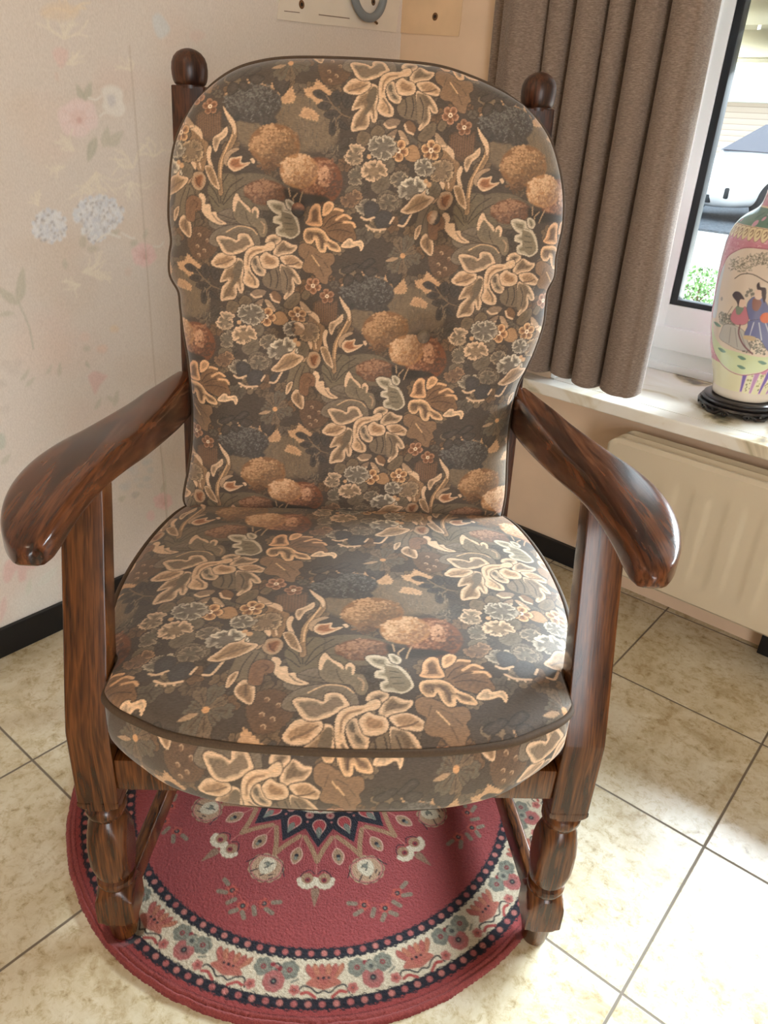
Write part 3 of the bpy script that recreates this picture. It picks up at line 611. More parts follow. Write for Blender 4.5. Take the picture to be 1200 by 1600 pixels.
def build_room():
    # left wall with flowered paper
    cv, KP, s0, s1, zt = paint_paper()
    ss = np.concatenate([np.linspace(-3.7, s0, 12)[:-1], np.linspace(s0, 1.272, 560)]); zs = np.concatenate([np.linspace(0, zt, 680)[:-1], np.linspace(zt, CEIL, 6)])
    Sg, Zg = np.meshgrid(ss, zs); P = LW_P[None, None]+Sg[..., None]*LW_D; P = np.array(P); P[..., 2] = Zg
    me = np_mesh('wall_left', P.reshape(-1, 3), grid_faces(len(zs), len(ss)))
    c = cv.sample((Sg-s0)*KP, (zt-Zg)*KP); out = (Sg < s0) | (Zg > zt); c[out] = s2l(PAPER); set_cols(me, c.reshape(-1, 3))
    tag(link('wall_left', me, woven('flowered_wallpaper', (1, 1, .5), 420, .75, 0, strength=.06, low=(238, 236, 234))), 'pale cream wallpaper with faint flowers on the left wall', 'wall', kind='structure')
    pm = plain('plain_wallpaper', (220, 194, 166), .8, noise=.05, nscale=9, bump=.1)
    mb = MB(); XL, XR, TOP = -.93, .92, 2.2
    mb.box(-1.56, XL, RW_Y, 2.16, 0, CEIL).box(XR, 3.4, RW_Y, 2.16, 0, CEIL).box(XL, XR, RW_Y, 2.16, 0, .467).box(XL, XR, RW_Y, 2.16, TOP, CEIL)
    tag(mb.build('wall_right', pm, smooth=False), 'papered wall with the window, right of the corner', 'wall', kind='structure')
    tag(MB().box(3.2, 3.35, -3.2, RW_Y, 0, CEIL).build('wall_far', pm, smooth=False), 'plain wall at the far right of the room', 'wall', kind='structure')
    tag(MB().box(-1.6, 3.35, -3.35, -3.2, 0, CEIL).build('wall_back', pm, smooth=False), 'plain wall behind the camera', 'wall', kind='structure')
    tag(MB().box(-1.7, 3.35, -3.35, 2.16, CEIL, CEIL+.15).build('ceiling', plain('ceiling_paint', (232, 226, 216), .9), smooth=False), 'white painted ceiling', 'ceiling', kind='structure')
    # floor tiles
    m, nt, p = new_mat('beige_stone_tiles'); L = nt.links.new
    tc = nd(nt, 'ShaderNodeTexCoord'); mp = nd(nt, 'ShaderNodeMapping'); a = .0263; u = .3305
    mp.vector_type = 'TEXTURE'; mp.inputs['Location'].default_value = (-.1429, 1.0761, 0); mp.inputs['Rotation'].default_value = (0, 0, a); mp.inputs['Scale'].default_value = (u, u, 1)
    L(tc.outputs['Object'], mp.inputs['Vector']); sp = nd(nt, 'ShaderNodeSeparateXYZ'); L(mp.outputs['Vector'], sp.inputs[0])
    def edge(out):
        f = nd(nt, 'ShaderNodeMath', operation='PINGPONG'); f.inputs[1].default_value = .5; L(out, f.inputs[0]); return f.outputs[0]
    mn = nd(nt, 'ShaderNodeMath', operation='MINIMUM'); L(edge(sp.outputs[0]), mn.inputs[0]); L(edge(sp.outputs[1]), mn.inputs[1])
    gr = nd(nt, 'ShaderNodeMapRange'); gr.inputs['From Min'].default_value = .0045; gr.inputs['From Max'].default_value = .0085; L(mn.outputs[0], gr.inputs['Value'])
    fx = nd(nt, 'ShaderNodeMath', operation='FLOOR'); L(sp.outputs[0], fx.inputs[0]); fy = nd(nt, 'ShaderNodeMath', operation='FLOOR'); L(sp.outputs[1], fy.inputs[0])
    cx = nd(nt, 'ShaderNodeCombineXYZ'); L(fx.outputs[0], cx.inputs[0]); L(fy.outputs[0], cx.inputs[1])
    wn = nd(nt, 'ShaderNodeTexWhiteNoise', noise_dimensions='3D'); L(cx.outputs[0], wn.inputs['Vector'])
    off = nd(nt, 'ShaderNodeVectorMath', operation='MULTIPLY_ADD'); off.inputs[1].default_value = (9, 9, 9); L(wn.outputs['Color'], off.inputs[0]); L(tc.outputs['Object'], off.inputs[2])
    n1 = nd(nt, 'ShaderNodeTexNoise'); n1.inputs['Scale'].default_value = 9; n1.inputs['Detail'].default_value = 9; n1.inputs['Roughness'].default_value = .68; n1.inputs['Distortion'].default_value = .5; L(off.outputs[0], n1.inputs['Vector'])
    n2 = nd(nt, 'ShaderNodeTexNoise'); n2.inputs['Scale'].default_value = 55; n2.inputs['Detail'].default_value = 8; n2.inputs['Roughness'].default_value = .75; n2.inputs['Distortion'].default_value = .35; L(off.outputs[0], n2.inputs['Vector'])
    r1 = ramp(nt, n1.outputs['Fac'], ((.32, (176, 160, 128)), (.47, (200, 190, 163)), (.62, (214, 208, 188))))
    r2 = ramp(nt, n2.outputs['Fac'], ((.30, (150, 130, 98)), (.40, (226, 216, 198)), (.52, (255, 255, 255)), (.68, (255, 255, 255))))
    mx = nd(nt, 'ShaderNodeMix', data_type='RGBA', blend_type='MULTIPLY'); mx.inputs['Factor'].default_value = .8; L(r1.outputs['Color'], mx.inputs['A']); L(r2.outputs['Color'], mx.inputs['B'])
    mg = nd(nt, 'ShaderNodeMix', data_type='RGBA'); mg.inputs['A'].default_value = lin((112, 102, 88)); L(mx.outputs['Result'], mg.inputs['B']); L(gr.outputs['Result'], mg.inputs['Factor']); L(mg.outputs['Result'], p.inputs['Base Color'])
    ro = nd(nt, 'ShaderNodeMapRange'); ro.inputs['To Min'].default_value = .7; ro.inputs['To Max'].default_value = .24; L(gr.outputs['Result'], ro.inputs['Value']); L(ro.outputs['Result'], p.inputs['Roughness'])
    b = nd(nt, 'ShaderNodeBump'); b.inputs['Strength'].default_value = .4; b.inputs['Distance'].default_value = .0015; L(gr.outputs['Result'], b.inputs['Height']); b2 = nd(nt, 'ShaderNodeBump'); b2.inputs['Strength'].default_value = .08; b2.inputs['Distance'].default_value = .001; L(n2.outputs['Fac'], b2.inputs['Height']); L(b.outputs['Normal'], b2.inputs['Normal']); L(b2.outputs['Normal'], p.inputs['Normal'])
    tag(MB().box(-1.7, 3.35, -3.35, 2.16, -.1, 0).build('floor', m, smooth=False), 'beige stone floor tiles with thin grey joints', 'floor', kind='structure')
    # black skirting tiles
    bk = plain('black_skirting', (22, 22, 24), .35, spec=.4)
    o = MB().box(-3.6, 1.268, -.012, .0, 0, .067, .002).build('baseboard_left', bk, smooth=False); o.matrix_world = Matrix.Translation(Vector(LW_P)) @ Matrix.Rotation(LW_A+math.pi/2, 4, 'Z')
    tag(o, 'black skirting along the flowered left wall', 'skirting', kind='structure')
    tag(MB().box(-1.49, -.755, RW_Y-.015, RW_Y, 0, .058, .002).build('baseboard_right', bk, smooth=False), 'black skirting between corner and radiator', 'skirting', kind='structure')
    tag(MB().box(-.262, 3.2, RW_Y-.035, RW_Y, 0, .06, .002).build('baseboard_window', bk, smooth=False), 'black skirting end below the radiator at right', 'skirting', kind='structure')
    # scraped, unpapered squares in the corner with screw holes
    def lwp(x, y, d): p_ = ray_plane(x, y, LW_P+LW_N*d, LW_N); return p_
    def slab(name, px, pl, nn, th, mat):
        A = [ray_plane(x, y, pl+nn*.0005, nn) for x, y in px]; B = [q+nn*th for q in A]; k = len(A)
        mb = MB().add(A+B, [list(range(k)), list(range(k, 2*k))]+[[i, (i+1) % k, k+(i+1) % k, k+i] for i in range(k)]); return mb.build(name, mat, smooth=False)
    pc = plain('bare_plaster_white', (226, 216, 200), .85, noise=.06, nscale=14); pc2 = plain('bare_plaster_tan', (216, 186, 150), .85, noise=.06, nscale=14); ln = plain('pencil_grey', (120, 100, 82), .9)
    RP = np.array([0, RW_Y, 0.]); RN = np.array([0, -1., 0])
    tag(slab('trim_1', [(440, -60), (433, 30), (480, 36), (540, 42), (618, 51), (624, 0), (628, -60)], LW_P, LW_N, .002, pc), 'bare white plaster square left of the corner', 'patch', kind='structure')
    tag(slab('trim_2', [(632, -60), (626, 0), (622, 51), (660, 54), (717, 57), (721, 30), (723, 0), (727, -60)], RP, RN, .002, pc2), 'bare tan plaster square right of the corner', 'patch', kind='structure')
    t3 = slab('trim_3', [(497, 22.2), (545, 28.2), (545, 29.6), (497, 23.6)], LW_P, LW_N, .0026, ln); tag(t3, 'thin knife cut in the white plaster square', 'cut mark', kind='structure')
    t3 = slab('trim_4', [(443, 16.6), (467, 19.2), (467, 20.4), (443, 17.8)], LW_P, LW_N, .0026, ln); tag(t3, 'short knife cut below the left screw hole', 'cut mark', kind='structure')
    brown = plain('rust_brown', (110, 78, 48), .9, noise=.2, nscale=200); hole = plain('hole_black', (38, 28, 20), .95)
    def plug(px, pl, nn, label, sc=1.):
        P0 = ray_plane(px[0], px[1], pl+nn*.002, nn); q = Vector(nn).to_track_quat('Z', 'Y').to_matrix().to_4x4()
        r_ = empty('screw_hole', tuple(P0)); r_.matrix_world = Matrix.Translation(Vector(P0)) @ q
        MB().lathe([(-.001, .0085*sc), (.001, .0085*sc), (.0022, .006*sc), (.0012, .0042*sc)], n=20).build('plug', brown, r_)
        MB().lathe([(.0010, .0040*sc), (.0016, .0036*sc)], n=16).build('opening', hole, r_)
        tag(r_, label, 'screw hole', 'screw holes in the bare plaster')
    plug((471, 7), LW_P, LW_N, 'brown screw hole in white plaster square, left of the grey ring'); plug((583, 3), LW_P, LW_N, 'dark screw hole inside the hanging grey ring', .9); plug((680, 26), RP, RN, 'brown screw hole in the tan plaster square', 1.)
    # grey cable ring hanging over the bare plaster
    cc = ray_plane(577, -16, LW_P+LW_N*.02, LW_N); R_ = .056; up = np.array([0, 0, 1.])
    pts = [cc+R_*(math.cos(t)*LW_D+math.sin(t)*up) for t in np.linspace(math.radians(130), math.radians(410), 40)]
    rt = empty('cable', tuple(cc)); o = MB().tube([q-cc for q in pts], .0095, 14).build('sheath', plain('grey_cable', (122, 128, 132), .45), rt)
    tag(rt, 'thick grey cable bent into a ring on the left wall', 'cable')
    e = ray_plane(587, 28, LW_P+LW_N*.011, LW_N)-cc; MB().tube([e-LW_N*.012, e+LW_N*.006+np.array([0, 0, -.012])], .0028, 8).build('nail', brown, rt)
build_room()
# ------------------------------------------------------------------ window
def build_window():
    pvc = plain('white_pvc', (246, 252, 254), .3, coat=.2); gk = plain('dark_gasket', (40, 44, 48), .4, spec=.4)
    w = empty('window_1', (0, 2.07, .497)); tag(w, 'white framed window over a marble sill', 'window', kind='structure')
    def part(name, boxes, mat, bev=.003):
        mb = MB()
        for i_, (x0, x1, y0, y1, z0, z1) in enumerate(boxes): mb.box(x0, x1, y0-2.07+.0006*i_, y1-2.07, z0-.497, z1-.497, bev)
        return mb.build(name, mat, w, smooth=True, angle=30)
    X0, X1, Z0, Z1 = -.93, .92, .497, 2.2
    part('window_frame', [(X0, X0+.07, 2.075, 2.14, Z0, Z1), (X1-.07, X1, 2.075, 2.14, Z0, Z1), (X0, X1, 2.075, 2.14, Z0, Z0+.065), (X0, X1, 2.075, 2.14, Z1-.065, Z1), (X0, X1, 2.066, 2.08, Z0, Z0+.022)], pvc)
    a, b, c, d = -.862, .852, .56, 2.137
    part('sash', [(a, a+.05, 2.052, 2.12, c, d), (b-.05, b, 2.052, 2.12, c, d), (a, b, 2.052, 2.12, c, c+.06), (a, b, 2.052, 2.12, d-.06, d),
                  (a+.04, a+.078, 2.062, 2.115, c+.05, d-.05), (b-.078, b-.04, 2.062, 2.115, c+.05, d-.05), (a+.04, b-.04, 2.062, 2.115, c+.05, c+.116), (a+.04, b-.04, 2.062, 2.115, d-.1, d-.05)], pvc, .004)
    a, b, c, d = -.784, .774, .676, 2.04
    part('gasket', [(a, a+.02, 2.066, 2.1, c, d), (b-.02, b, 2.066, 2.1, c, d), (a, b, 2.066, 2.1, c, c+.014), (a, b, 2.066, 2.1, d-.014, d)], gk, .002)
    m, nt, p = new_mat('window_glass'); nt.nodes.remove(p); out = nt.nodes['Material Output']
    t = nd(nt, 'ShaderNodeBsdfTransparent'); t.inputs[0].default_value = (.95, .97, .97, 1); g = nd(nt, 'ShaderNodeBsdfGlossy'); g.inputs['Roughness'].default_value = .02; fr = nd(nt, 'ShaderNodeFresnel'); fr.inputs[0].default_value = 1.45
    mx = nd(nt, 'ShaderNodeMixShader'); nt.links.new(fr.outputs[0], mx.inputs[0]); nt.links.new(t.outputs[0], mx.inputs[1]); nt.links.new(g.outputs[0], mx.inputs[2]); nt.links.new(mx.outputs[0], out.inputs[0])
    part('pane', [(a+.01, b-.01, 2.092, 2.098, c+.008, d-.008)], m, 0)
    part('added_bounce_boards', [(-.9299, -.918, RW_Y+.002, 2.07, Z0+.001, Z1), (.908, .9199, RW_Y+.002, 2.07, Z0+.001, Z1), (-.915, .905, RW_Y+.002, 2.07, Z1-.012, Z1-.0001)], pvc, .001)  # unseen white boards, added to keep orange bounce off the frame
    # marble sill
    mm, nt, p = new_mat('veined_marble'); L = nt.links.new; tc = nd(nt, 'ShaderNodeTexCoord'); mp = nd(nt, 'ShaderNodeMapping'); mp.inputs['Rotation'].default_value = (0, 0, .6); L(tc.outputs['Object'], mp.inputs['Vector'])
    n = nd(nt, 'ShaderNodeTexNoise'); n.inputs['Scale'].default_value = 5; n.inputs['Detail'].default_value = 6; n.inputs['Distortion'].default_value = 1.6; L(mp.outputs['Vector'], n.inputs['Vector'])
    r = ramp(nt, n.outputs['Fac'], ((.30, (104, 100, 88)), (.37, (170, 158, 130)), (.43, (218, 208, 184)), (.5, (234, 230, 218)), (.7, (240, 238, 230)))); L(r.outputs['Color'], p.inputs['Base Color']); p.inputs['Roughness'].default_value = .2
    MB().box(-1.10, 1.05, 1.695-2.07, RW_Y-2.07+.001, .467-.497, 0, .003).box(-.929, .919, RW_Y-2.07+.001, .012, .4671-.497, 0, 0).build('window_sill', mm, w, smooth=False)
build_window()
def build_shutter():
    r = empty('roller_shutter', (0, 2.2, 1.24)); tag(r, 'cream roller shutter half lowered outside the window', 'roller shutter')
    sl = plain('shutter_cream', (168, 158, 134), .5)
    MB().box(-.9, .9, -.006, .006, 0, .012, .002).build('bottom_bar', sl, r, smooth=False)
    for k in range(13):
        z = .012+k*.068; secs = []
        for x in (-.9, .9):
            q = [(x, -.004-.011*math.sin(math.pi*t), z+.058*t) for t in np.linspace(0, 1, 9)]+[(x, .005-.005*math.sin(math.pi*t), z+.058*t) for t in np.linspace(1, 0, 9)]
            secs.append(q)
        mb = MB().loft(secs)
        x = -.9
        while x < .88: mb.box(x, x+.038, -.003, .003, z+.058, z+.068); x += .046   # light slots stay open between the bridges
        mb.build('slat', sl, r, angle=50)
build_shutter()
# ------------------------------------------------------------------ radiator
def build_radiator():
    r = empty('radiator', (-.69, 1.74, .1)); tag(r, 'cream panel radiator below the marble window sill', 'radiator')
    en = plain('cream_enamel', (204, 192, 168), .38, coat=.15)
    def panel(name, x0, x1, yf, yb, z0, z1, flute, rc=.028):
        nx, nz = 320 if flute else 60, 40; xs = np.concatenate([np.linspace(0, .06, 14)[:-1], np.linspace(.06, 1, nx)])*(x1-x0)+x0; xs = np.concatenate([np.linspace(x0, x0+.05, 16)[:-1], np.linspace(x0+.05, x1, nx)]); zs = np.linspace(z0, z1, nz)
        X, Z = np.meshgrid(xs, zs); dl = X-x0; dt = np.minimum(Z-z0, z1-Z)
        # rounded left corners: squeeze the rows that fall outside the corner arc
        k = np.clip(rc-dl, 0, rc); cut = rc-np.sqrt(np.maximum(rc**2-k**2, 0)); zc, hh = (z0+z1)/2, (z1-z0)/2; Z2 = zc+(Z-zc)*(hh-cut)/hh
        e = np.minimum(np.minimum(dl, np.minimum(Z2-z0, z1-Z2)), .01); Y = yf+.010*(1-np.sqrt(np.clip(1-(1-e/.01)**2, 0, 1)))
        if flute:
            m = np.clip((Z-z0-.045)/.03, 0, 1)*np.clip((z1-.05-Z)/.03, 0, 1)*np.clip((dl-.05)/.02, 0, 1); ph = (dl-.05)/.076; fl = np.abs((ph % 1)-.5)*2; Y = Y+m*.003*np.clip((fl-.35)/.3, 0, 1)
        n_, m_ = X.shape; F = np.stack([X, Y, Z2], -1).reshape(-1, 3); Bk = F.copy(); Bk[:, 1] = yb
        per = [(0, j) for j in range(m_)]+[(i, m_-1) for i in range(1, n_)]+[(n_-1, j) for j in range(m_-2, -1, -1)]+[(i, 0) for i in range(n_-2, 0, -1)]; ids = [i*m_+j for i, j in per]; K = len(F)
        side = [(ids[q], ids[(q+1) % len(ids)], K+ids[(q+1) % len(ids)], K+ids[q]) for q in range(len(ids))]
        Fs = np.vstack([grid_faces(n_, m_), grid_faces(n_, m_, K, flip=True), np.array(side)])
        me = np_mesh(name, np.vstack([F, Bk])-np.array([-.69, 1.74, .1]), Fs); o = link(name, me, en, r)
        bm = bmesh.new(); bm.from_mesh(me)
        for ed in bm.edges:
            if len(ed.link_faces) == 2 and ed.calc_face_angle(0) > .7: ed.smooth = False
        bm.to_mesh(me); bm.free(); return o
    panel('front_panel', -.692, .85, 1.628, 1.645, .098, .440, True)
    panel('inner_panel', -.690, .85, 1.668, 1.680, .105, .440, False)
    panel('rear_panel', -.688, .85, 1.704, 1.716, .105, .440, False)
    dk = plain('convector_grey', (150, 140, 122), .6)
    mb = MB(); x = -.64
    while x < .8: mb.box(x, x+.004, 1.645-1.74, 1.704-1.74, .12-.1, .40-.1); x += .028
    for i, v in enumerate(mb.v): mb.v[i] = (v[0]+.69, v[1], v[2])
    mb.build('fins', dk, r, smooth=False)
    for xb in (.1, 1.2): MB().box(xb, xb+.03, -.04, .0095, .0, .3).build('bracket', en, r, smooth=False)
build_radiator()
# ------------------------------------------------------------------ curtain
def build_curtain():
    m, nt, p = new_mat('taupe_curtain_cloth'); L = nt.links.new; tc = nd(nt, 'ShaderNodeTexCoord'); mp = nd(nt, 'ShaderNodeMapping'); mp.inputs['Scale'].default_value = (1, 1, 4.5); L(tc.outputs['Object'], mp.inputs['Vector'])
    n = nd(nt, 'ShaderNodeTexNoise'); n.inputs['Scale'].default_value = 120; n.inputs['Detail'].default_value = 6; n.inputs['Roughness'].default_value = .7; L(mp.outputs['Vector'], n.inputs['Vector'])
    r = ramp(nt, n.outputs['Fac'], ((.28, (106, 91, 80)), (.5, (138, 121, 108)), (.72, (168, 151, 137)))); L(r.outputs['Color'], p.inputs['Base Color']); p.inputs['Roughness'].default_value = .95; p.inputs['Sheen Weight'].default_value = .25
    p.inputs['Specular IOR Level'].default_value = .15
    tr = nd(nt, 'ShaderNodeBsdfTranslucent'); L(r.outputs['Color'], tr.inputs[0]); mx = nd(nt, 'ShaderNodeMixShader'); mx.inputs[0].default_value = .12; out = nt.nodes['Material Output']; L(p.outputs[0], mx.inputs[1]); L(tr.outputs[0], mx.inputs[2]); L(mx.outputs[0], out.inputs[0])
    b = [-1.205, -1.165, -1.043, -.970, -.8976, -.845, -.7787, -.6866]; A = [.03, .088, .078, .086, .070, .088, .085]
    xs, ys = [], []
    for i in range(len(b)-1):
        t = np.linspace(0, 1, 26)[:-1]; xx = b[i]+(b[i+1]-b[i])*(t-.150*np.sin(2*math.pi*t)); yy = 1.742-A[i]*np.sin(math.pi*t)**.9
        if i == 1: yy += -.012*np.sin(3*math.pi*t)**2
        if i == 6: yy += .009*np.exp(-((t-.62)/.06)**2)+.006*np.exp(-((t-.8)/.05)**2)
        xs += list(xx); ys += list(yy)
    xs.append(b[-1]); ys.append(1.735); xs.append(b[-1]-.014); ys.append(1.744)
    xs, ys = np.array(xs), np.array(ys); zs = np.concatenate([np.linspace(0, .04, 6)[:-1], np.linspace(.04, 1, 90)]); nx = len(xs); P = np.zeros((len(zs), nx, 3)); u = np.linspace(0, 1, nx)
    hem = .522+.008*np.sin(u*23)**2+.012*(1-u); top = CEIL-.004
    for i, q in enumerate(zs):
        z = hem+(top-hem)*q; sway = .006*math.sin(q*9+1)*np.sin(u*21); P[i] = np.stack([xs+sway*.6+.012*(1-q)*np.sin(u*9), np.minimum(ys+sway*.5-(0 if q > .015 else .001), 1.7455), z], -1)
    n_, m_ = P.shape[:2]
    N = np.cross(np.gradient(P, axis=1), np.gradient(P, axis=0)); N /= np.linalg.norm(N, axis=-1, keepdims=True)+1e-9
    B = P+N*.0016*(1 if N[..., 1].mean() > 0 else -1); B[..., 1] = np.minimum(B[..., 1], 1.7485); K = n_*m_
    per = [(0, j) for j in range(m_)]+[(i, m_-1) for i in range(1, n_)]+[(n_-1, j) for j in range(m_-2, -1, -1)]+[(i, 0) for i in range(n_-2, 0, -1)]; ids = [i*m_+j for i, j in per]
    side = np.array([(ids[q], ids[(q+1) % len(ids)], K+ids[(q+1) % len(ids)], K+ids[q]) for q in range(len(ids))])
    me = np_mesh('curtain', np.vstack([P.reshape(-1, 3), B.reshape(-1, 3)]), np.vstack([grid_faces(n_, m_), grid_faces(n_, m_, K, flip=True), side]))
    tag(link('curtain', me, m), 'taupe pleated curtain hanging beside the window down to the sill', 'curtain')
build_curtain()
# ------------------------------------------------------------------ the armchair
TH = math.radians(42.83); CH_O = np.array([-.478, .513, 0.])
EX = np.array([math.cos(TH), math.sin(TH), 0.]); EY = np.array([-math.sin(TH), math.cos(TH), 0.]); CH_O = CH_O+EX*.002
def cl(P):
    d = np.asarray(P)-CH_O; return np.array([d@EX, d@EY, d[2]])
def cw(l): return CH_O+EX*l[0]+EY*l[1]+np.array([0, 0, 1.])*l[2]
def px_on(x, y, P, n):
    """photo pixel -> chair coordinates on a plane given in chair coordinates"""
    n = EX*n[0]+EY*n[1]+np.array([0, 0, 1.])*n[2]
    return cl(ray_plane(x, y, cw(P), n))
TAP, TK = make_tapestry()
FAB = woven('tapestry_cloth', (2, 14, 14), 90, .68, .3, gain=FABGAIN, strength=.25, spec=.5)
PIPE = plain('brown_piping_cloth', (74, 58, 42), .8, noise=.15, nscale=400)
WL = wood('oak_stained_legs', (52, 26, 10), (82, 45, 19), (102, 60, 28), 'z', .26, .1, 60, 1.3, ('y', .12))
WA = wood('oak_stained_arms', (44, 20, 10), (80, 42, 21), (104, 60, 34), 'y', .2, .05, 46, .4, ('z', .4))
WP = wood('oak_dark_posts', (40, 19, 10), (66, 34, 17), (80, 44, 24), 'z', .4, .08, 70, 2.7)
def arc_resample(P, n, closed=True):
    P = np.asarray(P, float); Q = np.vstack([P, P[:1]]) if closed else P
    d = np.r_[0, np.cumsum(np.linalg.norm(np.diff(Q, axis=0), axis=1))]; t = np.linspace(0, d[-1], n, endpoint=not closed)
    return np.stack([np.interp(t, d, Q[:, k]) for k in range(Q.shape[1])], 1)
def coons(bot, right, top, left, n, m):
    """bot,top run left->right (m); left,right run bottom->top (n)"""
    u = np.linspace(0, 1, m)[None, :, None]; v = np.linspace(0, 1, n)[:, None, None]
    B, T_, L_, R_ = bot[None], top[None], left[:, None], right[:, None]
    return (1-v)*B+v*T_+(1-u)*L_+u*R_-((1-u)*(1-v)*bot[0]+u*(1-v)*bot[-1]+(1-u)*v*top[0]+u*v*top[-1])
def build_chair():
    c = empty('armchair', tuple(CH_O), TH)
    tag(c, 'high-backed wooden armchair with floral tapestry cushions standing on a round red rug', 'armchair')
    # --- front legs: turned below, square at the seat, leaning back up to the armrest
    prof0 = [(.0012, .0165), (.004, .0185), (.03, .0215), (.064, .025), (.0705, .026), (.0715, .031), (.075, .037), (.078, .0395), (.108, .0395), (.116, .037), (.124, .0315), (.131, .027), (.135, .0245), (.137, .0255), (.141, .0275), (.146, .028), (.150, .0265), (.1525, .0225), (.155, .0225), (.158, .0262), (.168, .0302), (.182, .0332), (.20, .0348), (.222, .0345), (.238, .0312), (.250, .0272), (.258, .0235), (.262, .0212), (.265, .022), (.268, .0252), (.273, .0275), (.278, .0278), (.283, .0255), (.2855, .0228), (.288, .0245), (.290, .030), (.294, .0352), (.300, .0385), (.306, .0395)]
    prof = [(float(np.interp(z, [0, .0705, .116, .150, .262, .288, .306], [0.0012, .046, .094, .127, .242, .270, .286])), r_*.95) for z, r_ in prof0]
    for s in (-1, 1):
        cx = s*.300; mb = MB().lathe(prof, cx, .020, 48, .0255)
        secs = []
        for z, yf, yb, hx, xc in ((.2835, -.0055, .0455, .0255, .300), (.34, -.0055, .0455, .0255, .300), (.398, -.0055, .0455, .0255, .300), (.402, -.005, .0455, .0255, .300), (.43, .003, .047, .0255, .300), (.50, .026, .062, .0255, .300), (.567, .048, .084, .0252, .3005), (.62, .066, .101, .025, .301), (.66, .080, .115, .0245, .3015), (.696, .092, .127, .024, .302)):
            secs.append([(x, y, z) for x, y in rrect(s*xc, (yf+yb)/2, hx, (yb-yf)/2, .003)])
        mb.loft(secs); mb.build('front_leg', WL, c, angle=25)
    # --- rear legs running up into the back posts with ball finials
    zz = np.array([.0012, .1, .2, .3, .38, .44, .5, .6, .7, .8, .9, 1.0, 1.085, 1.0955, 1.0965]); yc = np.interp(zz, [0, .2, .44, 1.1], [.552, .53, .518, .597])
    for s in (-1, 1):
        secs = []
        for z, y in zip(zz, yc):
            k = 1.0 if z < 1.096 else .95; w = np.interp(z, [0, .3, .45], [.019, .022, .0248])
            secs.append([(x, yy, z) for x, yy in rrect(s*.258, y, w*k, .0185*k, .004)])
        mb = MB().loft(secs)
        mb.lathe([(1.093, .0205), (1.0975, .0205), (1.099, .0226), (1.103, .0245), (1.110, .0258), (1.118, .0262), (1.126, .0254), (1.133, .0226), (1.139, .0172), (1.1425, .0108), (1.1442, .005), (1.1446, .001)], s*.258, .597, 40)
        mb.build('back_post', WP, c, angle=30)
    # --- armrests
    st = [(.512, .256, .289, .688, .626), (.49, .256, .294, .689, .626), (.46, .256, .300, .690, .628), (.40, .256, .311, .693, .634), (.33, .255, .318, .698, .646), (.27, .2555, .326, .703, .656), (.20, .2585, .338, .708, .667), (.14, .264, .349, .713, .676), (.08, .270, .354, .716, .682), (.02, .2735, .350, .717, .684), (-.03, .2735, .338, .716, .684), (-.06, .273, .326, .714, .683), (-.08, .2745, .314, .711, .684), (-.092, .279, .303, .707, .687), (-.0975, .286, .295, .702, .692)]
    ys_ = np.array([q[0] for q in st]); par = np.r_[0, np.cumsum(np.abs(np.diff(ys_)))+0]
    tt = np.concatenate([np.linspace(0, par[-5], 60), np.linspace(par[-5], par[-1], 14)[1:]]); cols = [smooth_interp(tt, par, [q[k] for q in st]) for k in range(5)]
    for s in (-1, 1):
        secs = []
        for y, xi, xo, zt, zb in zip(*cols):
            cx, hx, hz = (xi+xo)/2, max((xo-xi)/2, .002), max((zt-zb)/2, .002); sec = []
            for a in np.linspace(0, 2*math.pi, 36, endpoint=False):
                ca, sa = math.cos(a), math.sin(a); e = .30
                px_ = cx+hx*math.copysign(abs(ca)**e, ca); pz_ = (zt+zb)/2+hz*math.copysign(abs(sa)**(e+.16), sa)
                if sa > 0: pz_ += .0018*(1-(abs(px_-cx)/hx)**2)-.0008     # slightly crowned top
                sec.append((s*px_, y, pz_))
            secs.append(sec)
        MB().loft(secs).build('armrest', WA, c, angle=50)
    # --- rails, stretchers, slats
    MB().box(-.2747, .2747, -.002, .026, .306, .356, .003).build('seat_rail', WL, c)
    MB().box(-.236, .236, .505, .53, .318, .365, .003).build('seat_rail', WP, c)
    for s in (-1, 1):
        x0, x1 = .285, .252
        def bar(z0a, z1a, z0b, z1b, w, ya, yb): return MB().loft([[(x, y_, z) for x, z in rrect(s*x_, (a+b)/2, w, (b-a)/2, .003)] for y_, x_, a, b in ((ya, x0+.008, z0a, z1a), (yb, x1, z0b, z1b))])
        bar(.310, .358, .318, .362, .012, .046, .505).build('seat_rail', WL, c)
        bar(.056, .096, .046, .086, .0095, .035, .52).build('stretcher', WL, c)
    for z in (.50, .62, .74, .86, .98):
        y = float(np.interp(z+.03, [.44, 1.1], [.518, .597])); MB().box(-.236, .236, y-.008, y+.008, z, z+.05, .004).build('back_slat', WP, c)
    # --- back cushion -------------------------------------------------------
    P0 = np.array([0, .444, .480]); rec = .12; up = np.array([0, rec, 1.])/math.hypot(1, rec); nf = np.array([0, -1., rec])/math.hypot(1, rec)
    def bp(x, y, off=0.):
        q = px_on(x, y, P0+nf*off, nf)-P0; return np.array([q[0], q@up])
    def curve(px, n): return arc_resample(smooth_line([bp(*p) for p in px], 10), n, False)
    n_, m_ = 760, 640
    left = curve([(296, 795), (289, 776), (297, 730), (302, 690), (303, 640), (300, 600), (296, 560), (289, 520), (284, 480), (281, 455), (268, 430), (267, 400), (270, 376), (266, 340), (267, 300), (270, 255), (277, 220), (291, 188), (310, 160)], n_)
    top = curve([(310, 160), (335, 133), (368, 111), (405, 99), (450, 93), (520, 93), (600, 97), (680, 105), (735, 122), (780, 143), (812, 165)], m_)
